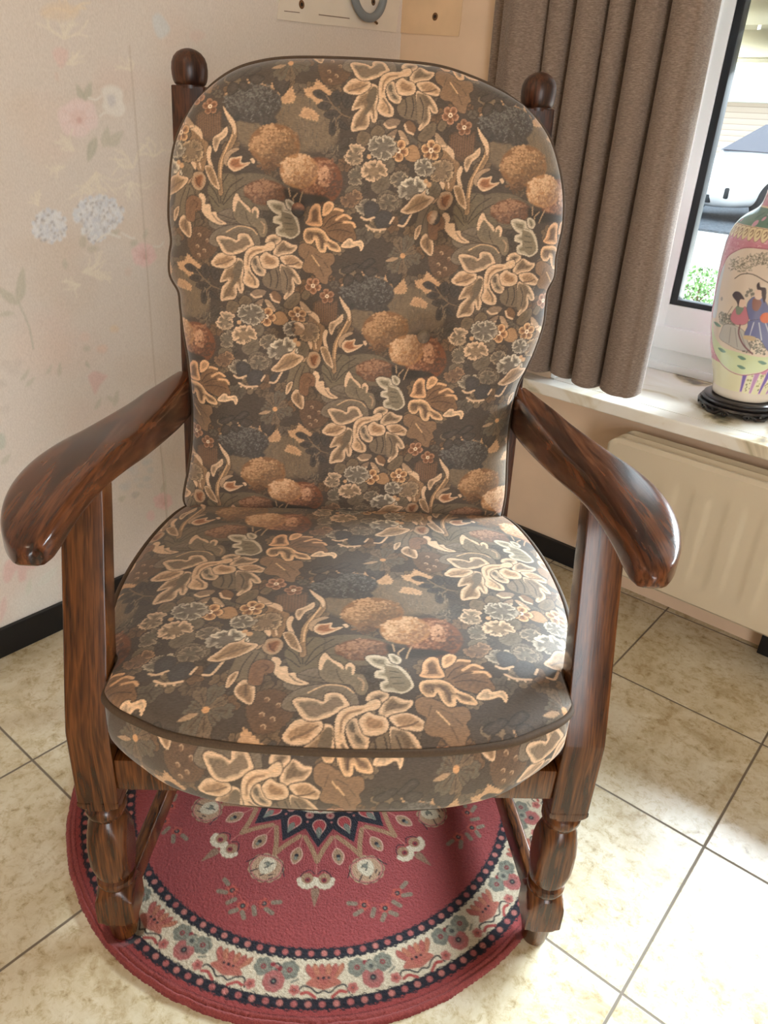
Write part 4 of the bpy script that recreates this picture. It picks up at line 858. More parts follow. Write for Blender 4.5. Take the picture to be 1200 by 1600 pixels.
    right = curve([(782, 806), (788, 770), (790, 720), (793, 670), (800, 630), (808, 600), (822, 572), (836, 540), (847, 505), (850, 480), (853, 455), (864, 432), (866, 405), (870, 385), (877, 350), (878, 310), (873, 270), (860, 225), (840, 192), (812, 165)], n_)
    bot = curve([(296, 795), (400, 797), (540, 800), (680, 804), (782, 806)], m_)
    G = coons(bot, right, top, left, n_, m_)
    u = np.linspace(0, 1, m_)[None]; v = np.linspace(0, 1, n_)[:, None]
    w = (4*u*(1-u))*(4*v*(1-v)); edge = np.minimum(np.minimum(u, 1-u)*.55, np.minimum(v, 1-v)*.66)
    rr = np.clip(edge/.10, 0, 1); h = .040*np.sqrt(np.clip(1-(1-rr)**2, 0, 1))+.030*np.sqrt(np.clip(w, 0, 1))
    btn = [bp(463, 327, .05), bp(681, 340, .05), bp(463, 518, .05), bp(664, 531, .05)]
    for b in btn:
        d = np.hypot(G[..., 0]-b[0], G[..., 1]-b[1]); h -= .022*np.exp(-(d/.028)**2)+.012*np.exp(-(d/.075)**2)
    def seg(a, b):
        e = b-a; t = np.clip(((G-a)@e)/(e@e), 0, 1); return np.linalg.norm(G-(a+t[..., None]*e), axis=-1)
    for a, b in ((0, 1), (2, 3), (0, 2), (1, 3)): h -= .0055*np.exp(-(seg(btn[a], btn[b])/.02)**2)
    for b, ex in ((btn[0], bp(268, 400)), (btn[2], bp(284, 470)), (btn[1], bp(868, 395)), (btn[3], bp(850, 490)), (btn[0], bp(400, 100)), (btn[1], bp(735, 122)), (btn[2], bp(430, 790)), (btn[3], bp(650, 795))):
        d = seg(b, ex); h -= .006*np.exp(-(d/.024)**2)*np.clip(rr, 0, 1)
    h += .0018*np.sin(G[..., 0]*61+2)*np.sin(G[..., 1]*47)*rr
    def to3(g, hh): return P0[None, None]+g[..., :1]*np.array([1., 0, 0])+g[..., 1:]*up+hh[..., None]*nf
    front = to3(G, h); gb = G[::12, ::12]; gb = G[np.ix_(np.unique(np.r_[np.arange(0, n_, 12), n_-1]), np.unique(np.r_[np.arange(0, m_, 12), m_-1]))]
    hb = h[np.ix_(np.unique(np.r_[np.arange(0, n_, 12), n_-1]), np.unique(np.r_[np.arange(0, m_, 12), m_-1]))]; rb = rr[np.ix_(np.unique(np.r_[np.arange(0, n_, 12), n_-1]), np.unique(np.r_[np.arange(0, m_, 12), m_-1]))]
    back = to3(gb, -.036*np.sqrt(np.clip(1-(1-rb)**2, 0, 1)))
    # woven repeat laid over the cushion
    an = [((388, 390), (0, 0)), ((762, 417), (1, 0)), ((614, 131), (.5, -.5)), ((570, 665), (.5, .5))]
    A = np.array([np.r_[bp(x, y, .055), 1] for (x, y), _ in an]); Bm = np.array([t for _, t in an]); X = np.linalg.lstsq(A, Bm, rcond=None)[0]
    def fab_cols(g):
        q = np.concatenate([g, np.ones(g.shape[:-1]+(1,))], -1)@X; jx = .9*np.sin(g[..., 1]*1900)*np.sin(g[..., 0]*733)
        return TAP.sample(q[..., 0]*TAP.w+TAP.w/2+jx, q[..., 1]*TAP.h+TAP.h*.45)
    cols_ = np.vstack([fab_cols(G).reshape(-1, 3), fab_cols(gb).reshape(-1, 3)])
    V = np.vstack([front.reshape(-1, 3), back.reshape(-1, 3)]); F = np.vstack([grid_faces(n_, m_), grid_faces(gb.shape[0], gb.shape[1], n_*m_, flip=True)])
    me = np_mesh('back_cushion', V, F); set_cols(me, cols_); bc = link('back_cushion', me, FAB, c)
    ol = np.vstack([bot[:-1], right[:-1], top[::-1][:-1], left[::-1][:-1]]); ol3 = arc_resample([P0+q[0]*np.array([1., 0, 0])+q[1]*up for q in ol], 420)
    MB().tube(ol3, .0042, 10, True).build('piping', PIPE, bc)
    for b in btn:
        i = np.argmin(np.hypot(G[..., 0]-b[0], G[..., 1]-b[1])); ctr = front.reshape(-1, 3)[i]
        bm = bmesh.new(); bmesh.ops.create_uvsphere(bm, u_segments=28, v_segments=16, radius=1)
        M_ = Matrix.Translation(Vector(ctr+nf*.003)) @ Vector(nf).to_track_quat('Z', 'Y').to_matrix().to_4x4() @ Matrix.Diagonal((.0115, .0115, .006, 1))
        o = MB().bm(bm, M_).build('button', FAB, bc); g = np.array([[(v.co.x-P0[0]), (np.array(v.co)-P0)@up] for v in o.data.vertices]); set_cols(o.data, fab_cols(g*.5+b*.5+.02))
    # --- seat cushion -------------------------------------------------------
    ol_h = [(0., -.089), (.07, -.087), (.13, -.081), (.185, -.069), (.222, -.051), (.247, -.037), (.2625, -.023), (.2715, -.011), (.2738, -.004), (.2736, .004), (.2733, .022), (.2738, .050), (.283, .068), (.296, .10), (.304, .14), (.3095, .20), (.308, .27), (.300, .34), (.287, .40), (.272, .44), (.254, .458), (.20, .466), (.10, .468), (0, .468)]
    half = smooth_line(ol_h, 8); ring = np.vstack([half, (half*np.array([-1, 1]))[::-1][1:-1]])   # from the front centre, counter-clockwise on the right, round the back
    ring = arc_resample(ring, 900)
    # outline split in four boundary curves
    def idx(p): return int(np.argmin(np.hypot(ring[:, 0]-p[0], ring[:, 1]-p[1])))
    fr, br = idx((.259, -.027)), idx((.262, .452)); fl, bl = 900-fr, 900-br
    n2, m2 = 620, 640
    bott = arc_resample(np.vstack([ring[fl:], ring[:fr+1]]), m2, False); rgt = arc_resample(ring[fr:br+1], n2, False); tp = arc_resample(ring[br:bl+1][::-1], m2, False); lft = arc_resample(ring[bl:fl+1][::-1], n2, False)
    G = coons(bott, rgt, tp, lft, n2, m2)
    u = np.linspace(0, 1, m2)[None]; v = np.linspace(0, 1, n2)[:, None]
    def seam(y): return .464+.010*np.clip((y+.08)/.5, 0, 1)
    edge = np.minimum(np.minimum(u, 1-u)*.56, np.minimum(v, 1-v)*.54); rr = np.clip(edge/.12, 0, 1); w = (4*u*(1-u))*(4*v*(1-v))
    h = .015*np.sqrt(np.clip(1-(1-rr)**2, 0, 1))+.018*np.sqrt(np.clip(w, 0, 1)); h += .0015*np.sin(G[..., 0]*37+1)*np.sin(G[..., 1]*41)*rr
    topz = seam(G[..., 1])+h; top3 = np.concatenate([G, topz[..., None]], -1)
    def sp(x, y): q = px_on(x, y, (0, 0, .492), (0, -.02, 1)); return q[:2]
    an = [((319, 888), (0, 0)), ((765, 890), (1, 0)), ((543, 1112), (.5, .5))]
    A = np.array([np.r_[sp(x, y), 1] for (x, y), _ in an]); Bm = np.array([t for _, t in an]); X2 = np.linalg.solve(A, Bm)
    def seat_cols(g):
        q = np.concatenate([g, np.ones(g.shape[:-1]+(1,))], -1)@X2; jx = .9*np.sin(g[..., 1]*1900)*np.sin(g[..., 0]*733)
        return TAP.sample(q[..., 0]*TAP.w+TAP.w/2+jx, q[..., 1]*TAP.h+TAP.h*.45)
    # boxing band round the side, its own strip of the same cloth
    nb, mbn = 90, 1800; R2 = arc_resample(ring, mbn); tz = np.linspace(0, 1, nb)
    cen = np.array([0, .2]); T_ = np.roll(R2, -1, 0)-np.roll(R2, 1, 0); T_ /= np.linalg.norm(T_, axis=1)[:, None]; Nn = np.stack([T_[:, 1], -T_[:, 0]], 1)
    leg = 1.*((np.abs(R2[:, 0]) > .262) & (R2[:, 1] > -.022) & (R2[:, 1] < .058)); out = .011*(1-np.clip(leg*1.6, 0, 1)); out = np.convolve(np.r_[out[-20:], out, out[:20]], np.ones(21)/21, 'same')[20:-20]
    band = np.zeros((nb, mbn, 3)); zb = .359+.030*np.clip((np.abs(R2[:, 0])-.10)/.17, 0, 1)**2*(R2[:, 1] < .05)
    for i, t in enumerate(tz):
        off = out*math.sin(math.pi*min(t*1.15, 1))**.7-.02*max(0, (t-.72)/.28)**2; z = seam(R2[:, 1])*(1-t)+zb*t; off = off-np.clip((np.abs(R2[:, 0])-.12)/.15, 0, 1)**2*(R2[:, 1] < -.01)*.018*t*t
        band[i, :, :2] = R2+Nn*np.asarray(off)[:, None]; band[i, :, 2] = z
    arc = np.linspace(0, 1, mbn, endpoint=False)*np.sum(np.linalg.norm(np.diff(np.vstack([ring, ring[:1]]), axis=0), axis=1)); arc = np.where(arc > arc.max()/2, arc-arc.max(), arc)
    a0 = px_on(397, 1193, (0, -.088, .42), (0, 1, 0))[0]
    U = (arc-a0)/.353; Vv = np.linspace(-.028, .05, nb)[:, None]/.497
    bcol = TAP.sample(np.broadcast_to(U[None], (nb, mbn))*TAP.w+TAP.w/2, np.broadcast_to(Vv, (nb, mbn))*TAP.h+TAP.h*.45)
    gu = G[np.ix_(np.r_[np.arange(0, n2, 20), n2-1], np.r_[np.arange(0, m2, 20), m2-1])]; und = np.concatenate([gu*.955+np.array([0, .009]), (.3605+.030*np.clip((np.abs(gu[..., :1])-.10)/.17, 0, 1)**2*(gu[..., 1:] < .05))], -1)
    V = np.vstack([top3.reshape(-1, 3), band.reshape(-1, 3), und.reshape(-1, 3)]); k1 = n2*m2; k2 = k1+nb*mbn
    F = np.vstack([grid_faces(n2, m2), grid_faces(nb, mbn, k1, False, True, True), grid_faces(gu.shape[0], gu.shape[1], k2, flip=True)])
    me = np_mesh('seat_cushion', V, F); set_cols(me, np.vstack([seat_cols(G).reshape(-1, 3), bcol.reshape(-1, 3), np.tile(s2l((90, 76, 60)), (gu.shape[0]*gu.shape[1], 1))])); sc = link('seat_cushion', me, FAB, c)
    R3 = arc_resample(ring, 500); N3 = np.stack([(np.roll(R3, -1, 0)-np.roll(R3, 1, 0))[:, 1], -(np.roll(R3, -1, 0)-np.roll(R3, 1, 0))[:, 0]], 1); N3 /= np.linalg.norm(N3, axis=1)[:, None]
    pp = np.concatenate([R3+N3*.0015, seam(R3[:, 1])[:, None]+.001], 1)
    lg = (np.abs(R3[:, 0]) > .268) & (np.abs(R3[:, 0]) < .2775) & (R3[:, 1] > -.010) & (R3[:, 1] < .054); pp[lg, 0] -= np.sign(pp[lg, 0])*.0055
    pp[:, :2] = np.stack([np.convolve(np.r_[pp[-4:, k], pp[:, k], pp[:4, k]], np.ones(5)/5, 'same')[4:-4] for k in (0, 1)], 1)
    MB().tube(pp, .0045, 10, True).build('piping', PIPE, sc)
    return c
build_chair()
# ------------------------------------------------------------------ round rug
def build_rug():
    R_ = .433; KP = 1120.; N = int(2*.46*KP); cv = Canvas(N, N, s2l((158, 66, 66)))
    RED = (168, 74, 74); NV = (36, 32, 44); CR_ = (232, 216, 188); TN = (176, 140, 108); GY = (136, 136, 122); PK = (206, 128, 118); DR = (150, 52, 58); RO = (190, 104, 92)
    cen = N/2
    def at(r, deg, k_=1.):
        r = r-.028 if r > .05 else r; a = math.radians(deg); ca, sa = math.cos(a), math.sin(a)
        cv.T = lambda p: np.stack([cen+((r+k_*np.asarray(p, float)[:, 1]/1000)*ca+k_*np.asarray(p, float)[:, 0]/1000*sa)*KP, cen+((r+k_*np.asarray(p, float)[:, 1]/1000)*sa-k_*np.asarray(p, float)[:, 0]/1000*ca)*KP], 1)
    Y, X = np.mgrid[0:N, 0:N]; rr = np.hypot(X-cen+.5, Y-cen+.5)/KP+.028; an = np.degrees(np.arctan2(Y-cen, X-cen))
    def ringfill(r0, r1, col):
        m = (rr >= r0) & (rr < r1); cv.a[m] = s2l(col)
    ringfill(0, .352, RED); ringfill(.352, .3665, NV); ringfill(.3665, .4225, CR_); ringfill(.4225, .4365, NV); ringfill(.4365, .4455, (172, 74, 72)); ringfill(.4455, .46, (178, 86, 84)); ringfill(.4448, .4462, (120, 46, 48))
    wob = .0012*np.sin(np.radians(an)*131)+.0008*np.sin(np.radians(an)*277); jag = lambda r0, r1, c: cv.a.__setitem__((rr+wob >= r0) & (rr+wob < r1), s2l(c)); jag(.351, .3525, NV); jag(.3655, .368, NV); jag(.4215, .423, NV); jag(.436, .438, NV)
    def d(x, y, r, c, a=1.): cv.disc((x, y), r*KP/1000*SC[0], c, a, 1.5)
    SC = [1.]
    def at2(r, deg, k_): SC[0] = k_; at(r, deg, k_)
    for k in range(112):
        at(.359, k*360/112); d(0, 0, 4.4, PK if k % 2 else (190, 104, 100))
    for k in range(132):
        at(.4295, k*360/132); d(0, 0, 4.4, PK if k % 2 else (190, 104, 100))
    def ros(x, y, r, c, c2, n=6, core=NV):
        for k in range(n):
            t = k*6.283/n+.3; d(x+.6*r*math.cos(t), y+.6*r*math.sin(t), .5*r, c)
        d(x, y, .55*r, c2); d(x, y, .3*r, core); d(x, y, .12*r, GY)
    # border palmettes and rosettes
    for k in range(17):
        a = -87+k*360/17
        at2(.3955, a, 1.45)
        for x in (-14, -9, -4, 1, 6, 11): cv.poly([(x*.5, 4), (x*1.15-3, -8), (x*1.35, -15), (x*1.15+4, -8)], RO if (x % 2) else (200, 128, 100), line=(120, 60, 56), lw=.6, soft=1.5)
        cv.poly([(-17, 4), (-8, -3), (0, -5), (8, -3), (17, 4), (8, 8), (0, 10), (-8, 8)], (196, 116, 98), soft=1.5)
        d(0, 2, 4.2, RO); d(0, -1, 1.6, NV); d(-5, -1, 1.3, NV); d(5, -1, 1.3, NV)
        cv.stroke([(-24, 14), (-20, 6), (-12, 8), (-6, 13), (0, 11), (6, 13), (12, 8), (20, 6), (24, 12)], NV, 2.6)
        cv.stroke([(-21, 13), (-15, 12), (-8, 17)], (190, 86, 80), 5); cv.stroke([(21, 13), (15, 12), (8, 17)], (190, 86, 80), 5)
        for s in (-1, 1):
            at2(.384, a+s*7.6, 1.7); ros(0, 0, 7.5, GY, (150, 146, 130), 6, DR); cv.stroke([(-8, 7), (-3, 10)], GY, 3)
            at2(.411, a+s*6.0, 1.4); ros(0, 0, 5.2, PK, RO, 5, DR)
        at2(.402, a+10.6, 1.5); ros(0, 0, 9.5, (190, 112, 106), (170, 110, 104), 8); at2(.379, a+10.6, 1.2); cv.stroke([(-6, 2), (0, -2), (5, 2)], NV, 2.6); d(-4, 4, 3, DR); d(5, 0, 3, DR); d(0, 2, 2, PK)
        at2(.386, a-10.9, 1.5); ros(-2, 0, 5.5, (168, 164, 146), GY, 6, NV)
    # field: pairs of white flowers, palmettes, twigs
    for k in range(16):
        a = -90+k*22.5
        if k % 2 == 0:
            at2(.238, a, 1.35)
            for s in (-1, 1):
                for j in range(7):
                    t = -1.0+j*.52; d(s*10+8.5*math.cos(t+math.pi/2-.5), 2+8.5*math.sin(t+math.pi/2-.5), 3.7, CR_)
                d(s*10, 0, 7, TN); cv.stroke([(s*2, -6), (s*8, -11), (s*15, -7), (s*18, -2)], NV, 1.8); d(s*9.5, 2, 3.4, DR); d(s*9.5, 2, 1.2, NV)
            cv.poly([(-5, 16), (0, 12), (5, 16), (2, 30), (0, 36), (-2, 30)], (158, 124, 100), soft=2); cv.stroke([(0, -22), (0, -6)], PK, 2)
        else:
            at2(.236, a, 1.4)
            for j in range(11):
                t = j*.571; d(15*math.cos(t), 13*math.sin(t), 6, (196, 160, 128)); 
            cv.poly([(-16, -10), (-6, -15), (6, -15), (16, -10), (18, 4), (10, 14), (0, 17), (-10, 14), (-18, 4)], (200, 162, 130), rim=PK, rw=2.5, line=NV, lw=1.2)
            cv.poly([(-8, -10), (0, -14), (8, -10), (9, 0), (3, 8), (-3, 8), (-9, 0)], CR_, soft=1.5)
            for x, y in ((-3, -7), (3, -6), (0, -1), (-9, 6), (-11, 10), (9, 6), (12, 9), (0, 10)): cv.stroke([(x-1.5, y-1.5), (x+1.5, y+1.5)], NV, 2.2)
            d(0, -5, 3, GY); cv.stroke([(-24, 2), (-20, -3), (-17, -8)], NV, 2); cv.stroke([(24, 2), (20, -3), (17, -8)], NV, 2)
            at2(.294, a, 1.15)
            for x, y in ((0, 12), (-24, -2), (24, -2)):
                for j in range(5): d(x+5*math.cos(j*1.257), y+5*math.sin(j*1.257), 3.2, (196, 92, 78))
                d(x, y, 3.6, NV); d(x, y, 1.6, GY)
            for q in ([(-10, 26), (-4, 20)], [(10, 26), (4, 20)], [(-40, 6), (-30, 4)], [(-42, -12), (-34, -8)], [(40, 6), (30, 4)], [(42, -12), (34, -8)], [(-14, 8), (-20, 16)], [(14, 8), (20, 16)]): cv.stroke(q, (150, 132, 112), 8, sm=False)
            cv.stroke([(-24, -2), (-12, 0), (0, 8), (12, 0), (24, -2)], (190, 88, 80), 1.5)
    for k in range(16):
        at2(.201, -90+11.25+k*22.5, 1.05); cv.poly([(-9, -6), (0, -17), (9, -6), (8, 6), (0, 15), (-8, 6)], TN, rim=(224, 178, 156), rw=2.2); d(0, -1, 3.4, NV); d(0, 4, 3, GY); cv.stroke([(0, -40), (0, -16)], PK, 2)
        at2(.183, -90+k*22.5, 1.); cv.stroke([(-22, -22), (-9, 2), (0, 24)], (178, 138, 104), 9); cv.stroke([(22, -22), (9, 2), (0, 24)], (178, 138, 104), 9)
    star = []
    for k in range(32):
        r0 = .153 if k % 2 == 0 else .118; star.append((r0, math.radians(-90+k*11.25)))
    cv.T = lambda p: np.asarray(p, float); cv.poly([(cen+r0*KP*math.cos(t), cen+r0*KP*math.sin(t)) for r0, t in star], NV, sm=False)
    for k in range(16):
        at(.142, -90+k*22.5); cv.poly([(-12, -6), (-7, -15), (0, -17), (7, -15), (12, -6), (8, 6), (0, 16), (-8, 6)], (188, 76, 76), rim=(222, 168, 152), rw=2.0); cv.poly([(-5, 4), (0, -2), (5, 4), (4, 12), (0, 21), (-4, 12)], GY, soft=1.5)
        at(.118, -90+11.25+k*22.5); d(0, 0, 7, (196, 140, 126)); d(0, 0, 3, RED); d(0, 14, 4, NV); d(0, 14, 2, PK)
    at(0, 0); d(0, 0, 84, CR_)
    for k in range(16):
        at(.098, -90+k*22.5); cv.poly([(-12, -14), (0, -20), (12, -14), (9, 2), (0, 12), (-9, 2)], CR_, rim=PK, rw=2.5); d(0, -6, 4, RO)
    for k in range(12): at(.070, k*30); ros(0, 0, 12, RO, PK, 6)
    at(0, 0); ros(0, 0, 30, NV, RED, 8); d(0, 0, 12, CR_)
    nr, na = 330, 1320; rad = np.concatenate([np.linspace(0.001, .4245, nr-14), .4245+.0085*np.linspace(0, 1, 15)[1:]]); ang = np.linspace(0, 2*math.pi, na, endpoint=False)
    RR, AA = np.meshgrid(rad, ang, indexing='ij'); q = random.Random(5); rs = np.random.RandomState(3)
    edge = .0022*np.interp(ang, np.linspace(0, 2*math.pi, 91), rs.uniform(-1, 1, 90).tolist()+[0])+.0008*rs.uniform(-1, 1, na)
    RE = RR+edge[None]*np.clip((RR-.39)/.04, 0, 1); Xx, Yy = RE*np.cos(AA), RE*np.sin(AA)
    t = np.clip((RR-.4245)/.0085, 0, 1); Z = .0085*np.sqrt(np.clip(1-t**2, 0, 1)); Z -= .0022*np.exp(-((RR-.4245)/.0018)**2); Z = Z+rs.uniform(-.0006, .0006, Z.shape)*(RR < .424)
    off = CH_O; rc = np.array([-.028, .314])
    for s in (-1, 1):      # pile pressed flat where the chair's front feet stand on the edge
        fx, fy = s*.300-rc[0], .020-rc[1]; dd = np.hypot(Xx-fx, Yy-fy); Z = np.where(dd < .032, np.minimum(Z, .0003+.0085*np.clip((dd-.019)/.013, 0, 1)), Z)
    fz = [(s*.258-rc[0], .552-rc[1]) for s in (-1, 1)]
    for fx, fy in fz: dd = np.hypot(Xx-fx, Yy-fy); Z = np.where(dd < .045, np.minimum(Z, .0003+.0085*np.clip((dd-.029)/.016, 0, 1)), Z)
    V = np.stack([Xx, Yy, Z+.0002], -1).reshape(-1, 3); c = cv.sample(cen+V[:, 0]*KP, cen+V[:, 1]*KP); c *= (1+rs.uniform(-.13, .13, (len(c), 1)))
    F = grid_faces(nr, na, 0, False, True); me = np_mesh('rug', np.vstack([V, [[0, 0, .0085]]]), F); set_cols(me, np.vstack([c, [[.7, .6, .5]]]))
    w = off+EX*rc[0]+EY*rc[1]; o = link('rug', me, woven('wool_pile', (1, 1, 1), 700, .95, .12, gain=RUGGAIN, strength=.6), None); o.location = tuple(w); o.rotation_euler = (0, 0, TH)
    tag(o, 'round red rug with cream flowered border under the armchair', 'rug')
build_rug()
# ------------------------------------------------------------------ vase on its carved stand
def build_vase():
    VX, VY, Z0 = -.50, 1.90, .534
    ax = [(.53, 1158.1, 619), (.6, 1170.6, 574.4), (.7, 1189.3, 507.8), (.8, 1209, 437.7), (.9, 1229.8, 363.8), (.95, 1240.7, 325.2)]
    prof = [(.534, .060), (.5345, .066), (.540, .0685), (.556, .0695), (.575, .0745), (.60, .083), (.64, .0965), (.68, .1055), (.72, .1115), (.76, .1155), (.80, .118), (.835, .1190), (.865, .1180), (.89, .1145), (.908, .108), (.922, .099), (.933, .087), (.941, .0755), (.948, .0675), (.958, .063), (.98, .060), (1.02, .059), (1.06, .061), (1.09, .067), (1.11, .078), (1.122, .088), (1.126, .090), (1.129, .0885), (1.126, .084), (1.10, .066), (1.05, .052), (1.0, .050)]
    zz = np.array([p[0] for p in prof]); rr = np.array([p[1] for p in prof]); s = np.r_[0, np.cumsum(np.hypot(np.diff(zz), np.diff(rr)))]
    sd = np.linspace(0, s[-1], 620); Z = np.interp(sd, s, zz); R_ = np.interp(sd, s, rr)
    k = np.ones(9)/9; Rs = np.convolve(np.r_[[R_[0]]*4, R_, [R_[-1]]*4], k, 'valid'); Zs = np.convolve(np.r_[[Z[0]]*4, Z, [Z[-1]]*4], k, 'valid'); Rs[0], Zs[0] = R_[0], Z[0]
    KP = 1400.; RA = .11; Wd = int(2*math.pi*RA*KP); Hh = int(.62*KP); PINK = (206, 140, 156); cv = Canvas(Wd, Hh, s2l(PINK)); rnd = random.Random(3)
    a0 = math.atan2(-VY, -VX)                     # azimuth that faces the room
    def zc(z): return (1.14-z)*KP
    def ac(da): return Wd/2+da*RA*KP
    iz, ix, iy = [a[0] for a in ax], [a[1] for a in ax], [a[2] for a in ax]
    def T_(p):
        p = np.asarray(p, float); z = np.interp(-p[:, 1]-(p[:, 0]-1190)*-.0, [-v for v in iy], iz); z = z+(p[:, 0]-np.interp(z, iz, ix))*.00012
        sc = 720+(z-.5)*225; dx = (p[:, 0]-np.interp(z, iz, ix))/sc; r_ = np.interp(z, zz[:25], rr[:25])
        return np.stack([ac(np.arcsin(np.clip(dx/r_, -.985, .985))), zc(z)], 1)
    geo = lambda p: np.asarray(p, float)
    cv.T = geo
    # millefleurs ground
    for i in range(5200):
        x, y = rnd.uniform(0, Wd), rnd.uniform(0, Hh); t = rnd.uniform(0, 6.28); r_ = rnd.uniform(2, 4.5)
        cv.stroke([(x+r_*math.cos(t+b), y+r_*math.sin(t+b)) for b in (0, 1.2, 2.4, 3.4)], rnd.choice(((232, 178, 190), (176, 92, 116), (186, 108, 128), (240, 206, 210), (190, 120, 140))), 1.8, sm=False)
    def band(z0, z1, c, a=1.):
        y0, y1 = int(zc(z1)), int(zc(z0)); cv.a[y0:y1] = cv.a[y0:y1]*(1-a)+np.asarray(s2l(c), np.float32)*a
    band(.53, .557, (222, 214, 196)); band(.557, .615, (224, 222, 182))
    nfl = 22
    for q in range(nfl):                          # petal border round the foot
        x = Wd/2+(q-.2)*Wd/nfl; c = (98, 82, 172) if q % 2 == 0 else (178, 124, 176)
        for j in range(16):
            px_, py = x+Wd/nfl*.5+rnd.uniform(-12, 12), zc(rnd.uniform(.562, .612)); cv.disc((px_, py), rnd.uniform(2, 4), rnd.choice(((150, 150, 96), (236, 232, 200), (166, 160, 110), (120, 128, 96))))
        cv.poly([(x-6, zc(.558)), (x-12, zc(.620)), (x+12, zc(.620)), (x+6, zc(.558))], c, rim=(206, 168, 200), rw=3, sm=False)
        cv.disc((x+Wd/nfl*.5, zc(.617)), 12, (206, 130, 160))
    band(.908, .9125, (214, 190, 160)); band(.9125, .9475, (88, 134, 116)); band(.9475, .951, (226, 206, 170)); band(.956, 1.10, (206, 138, 150), .25)
    for i in range(46):
        x, z = rnd.uniform(0, Wd), rnd.uniform(.916, .943); cv.disc((x, zc(z)), rnd.uniform(4, 9), rnd.choice(((206, 160, 180), (120, 160, 140), (230, 210, 214), (70, 116, 100))))
    for q in range(44):                           # scrolled collar
        x = (q+.5)*Wd/44; z = .897; cv.poly([(x-11, zc(z+.012)), (x+11, zc(z+.012)), (x+9, zc(z-.004)), (x, zc(z-.012)), (x-9, zc(z-.004))], (226, 210, 166), line=(120, 84, 60)); cv.stroke([(x-5, zc(z+.004)), (x, zc(z+.009)), (x+4, zc(z+.003)), (x, zc(z-.003))], (120, 84, 60), 3)
    band(.8665, .8825, (190, 92, 120), .35)
    for q in range(9):                            # green and blue blossoms outside the panel
        for sx in (-1, 1):
            x, z = Wd/2+sx*rnd.uniform(260, 400), rnd.uniform(.63, .88); cv.disc((x, zc(z)), 14, rnd.choice(((130, 176, 170), (150, 186, 196))), .8)
    # picture panel
    cv.T = T_
    panel = [(1168, 381), (1150, 388), (1136, 399), (1126, 420), (1119, 445), (1113, 480), (1110, 510), (1113, 536), (1124, 556), (1140, 568), (1160, 573), (1180, 570), (1200, 563), (1225, 540), (1245, 500), (1258, 450), (1260, 420), (1250, 395), (1225, 385), (1196, 381)]
    cv.poly(panel, (222, 208, 190), line=(150, 70, 96), lw=3)
    cv.poly([(1110, 497), (1116, 520), (1130, 534), (1150, 537), (1200, 542), (1240, 530), (1232, 545), (1200, 562), (1180, 569), (1160, 572), (1140, 567), (1124, 555), (1113, 535)], (206, 222, 176), soft=2)
    cv.poly([(1126, 420), (1132, 410), (1124, 450), (1119, 490), (1112, 494), (1113, 480), (1119, 445)], (202, 214, 224), soft=2)
    for x, y in ((1130, 540), (1163, 546), (1195, 551), (1162, 561), (1121, 503)): cv.poly([(x-7, y-2), (x, y-3), (x+7, y+1), (x, y+3)], (84, 136, 116), soft=1.5)
    # pine canopy, rocks
    for i in range(420):
        t = rnd.random(); x = 1143+t*95+rnd.uniform(-3, 3); y = 407-14*math.sin(t*2.6)+rnd.uniform(-6, 10+8*math.sin(t*6)**2)
        c = rnd.choice(((92, 92, 76), (120, 120, 98), (150, 148, 122), (70, 72, 62))); a = rnd.uniform(0, 6.28); cv.stroke([(x, y), (x+2.6*math.cos(a), y+2.2*math.sin(a))], c, 1.6)
    cv.stroke([(1150, 428), (1162, 420), (1180, 419), (1200, 428), (1225, 440)], (84, 78, 66), 3)
    for i in range(200):
        x, y = rnd.uniform(1124, 1152), rnd.uniform(482, 500); cv.disc((x, y), rnd.uniform(1.5, 4), rnd.choice(((140, 142, 130), (116, 120, 108), (168, 166, 152), (96, 98, 90))))
    for i in range(160):
        x, y = rnd.uniform(1164, 1200), rnd.uniform(510, 538); cv.disc((x, y), rnd.uniform(1.5, 4), rnd.choice(((126, 128, 118), (104, 108, 100), (156, 156, 142))))
    # two robed figures
    INK = (58, 54, 66)
    cv.poly([(1134, 500), (1150, 498), (1166, 505), (1172, 520), (1176, 532), (1160, 534), (1140, 528), (1126, 522), (1128, 512)], (184, 184, 178), line=INK, lw=1.4)
    for q in ([(1145, 502), (1142, 526)], [(1152, 502), (1156, 530)], [(1160, 506), (1170, 530)]): cv.stroke(q, (130, 130, 130), 2)
    cv.poly([(1152, 472), (1162, 466), (1170, 470), (1174, 484), (1168, 494), (1152, 496), (1144, 488)], (196, 118, 136), line=INK, lw=1.2); cv.poly([(1153, 470), (1160, 466), (1166, 470), (1160, 480), (1154, 480)], (110, 134, 116))
    cv.poly([(1158, 458), (1166, 456), (1169, 463), (1165, 469), (1158, 468)], (228, 200, 180)); cv.poly([(1147, 452), (1152, 447), (1160, 448), (1167, 457), (1160, 458), (1157, 470), (1154, 462), (1148, 456)], (34, 34, 52))
    cv.poly([(1172, 462), (1182, 452), (1196, 454), (1206, 470), (1206, 490), (1180, 490), (1172, 476)], (96, 110, 158), line=INK, lw=1.2); cv.poly([(1180, 456), (1188, 454), (1194, 460), (1188, 472), (1180, 470)], (140, 96, 86))
    cv.poly([(1176, 488), (1204, 486), (1222, 500), (1226, 530), (1206, 534), (1190, 514), (1168, 512), (1172, 498)], (92, 108, 160), line=INK, lw=1.2)
    for q in ([(1182, 490), (1176, 510)], [(1190, 490), (1194, 516)], [(1200, 490), (1212, 526)]): cv.stroke(q, (206, 214, 228), 2.6)
    cv.poly([(1183, 444), (1190, 440), (1196, 446), (1192, 455), (1184, 454)], (230, 204, 184)); cv.poly([(1186, 434), (1190, 430), (1192, 437), (1200, 438), (1201, 448), (1198, 460), (1194, 450), (1193, 442), (1187, 441)], (30, 28, 40))
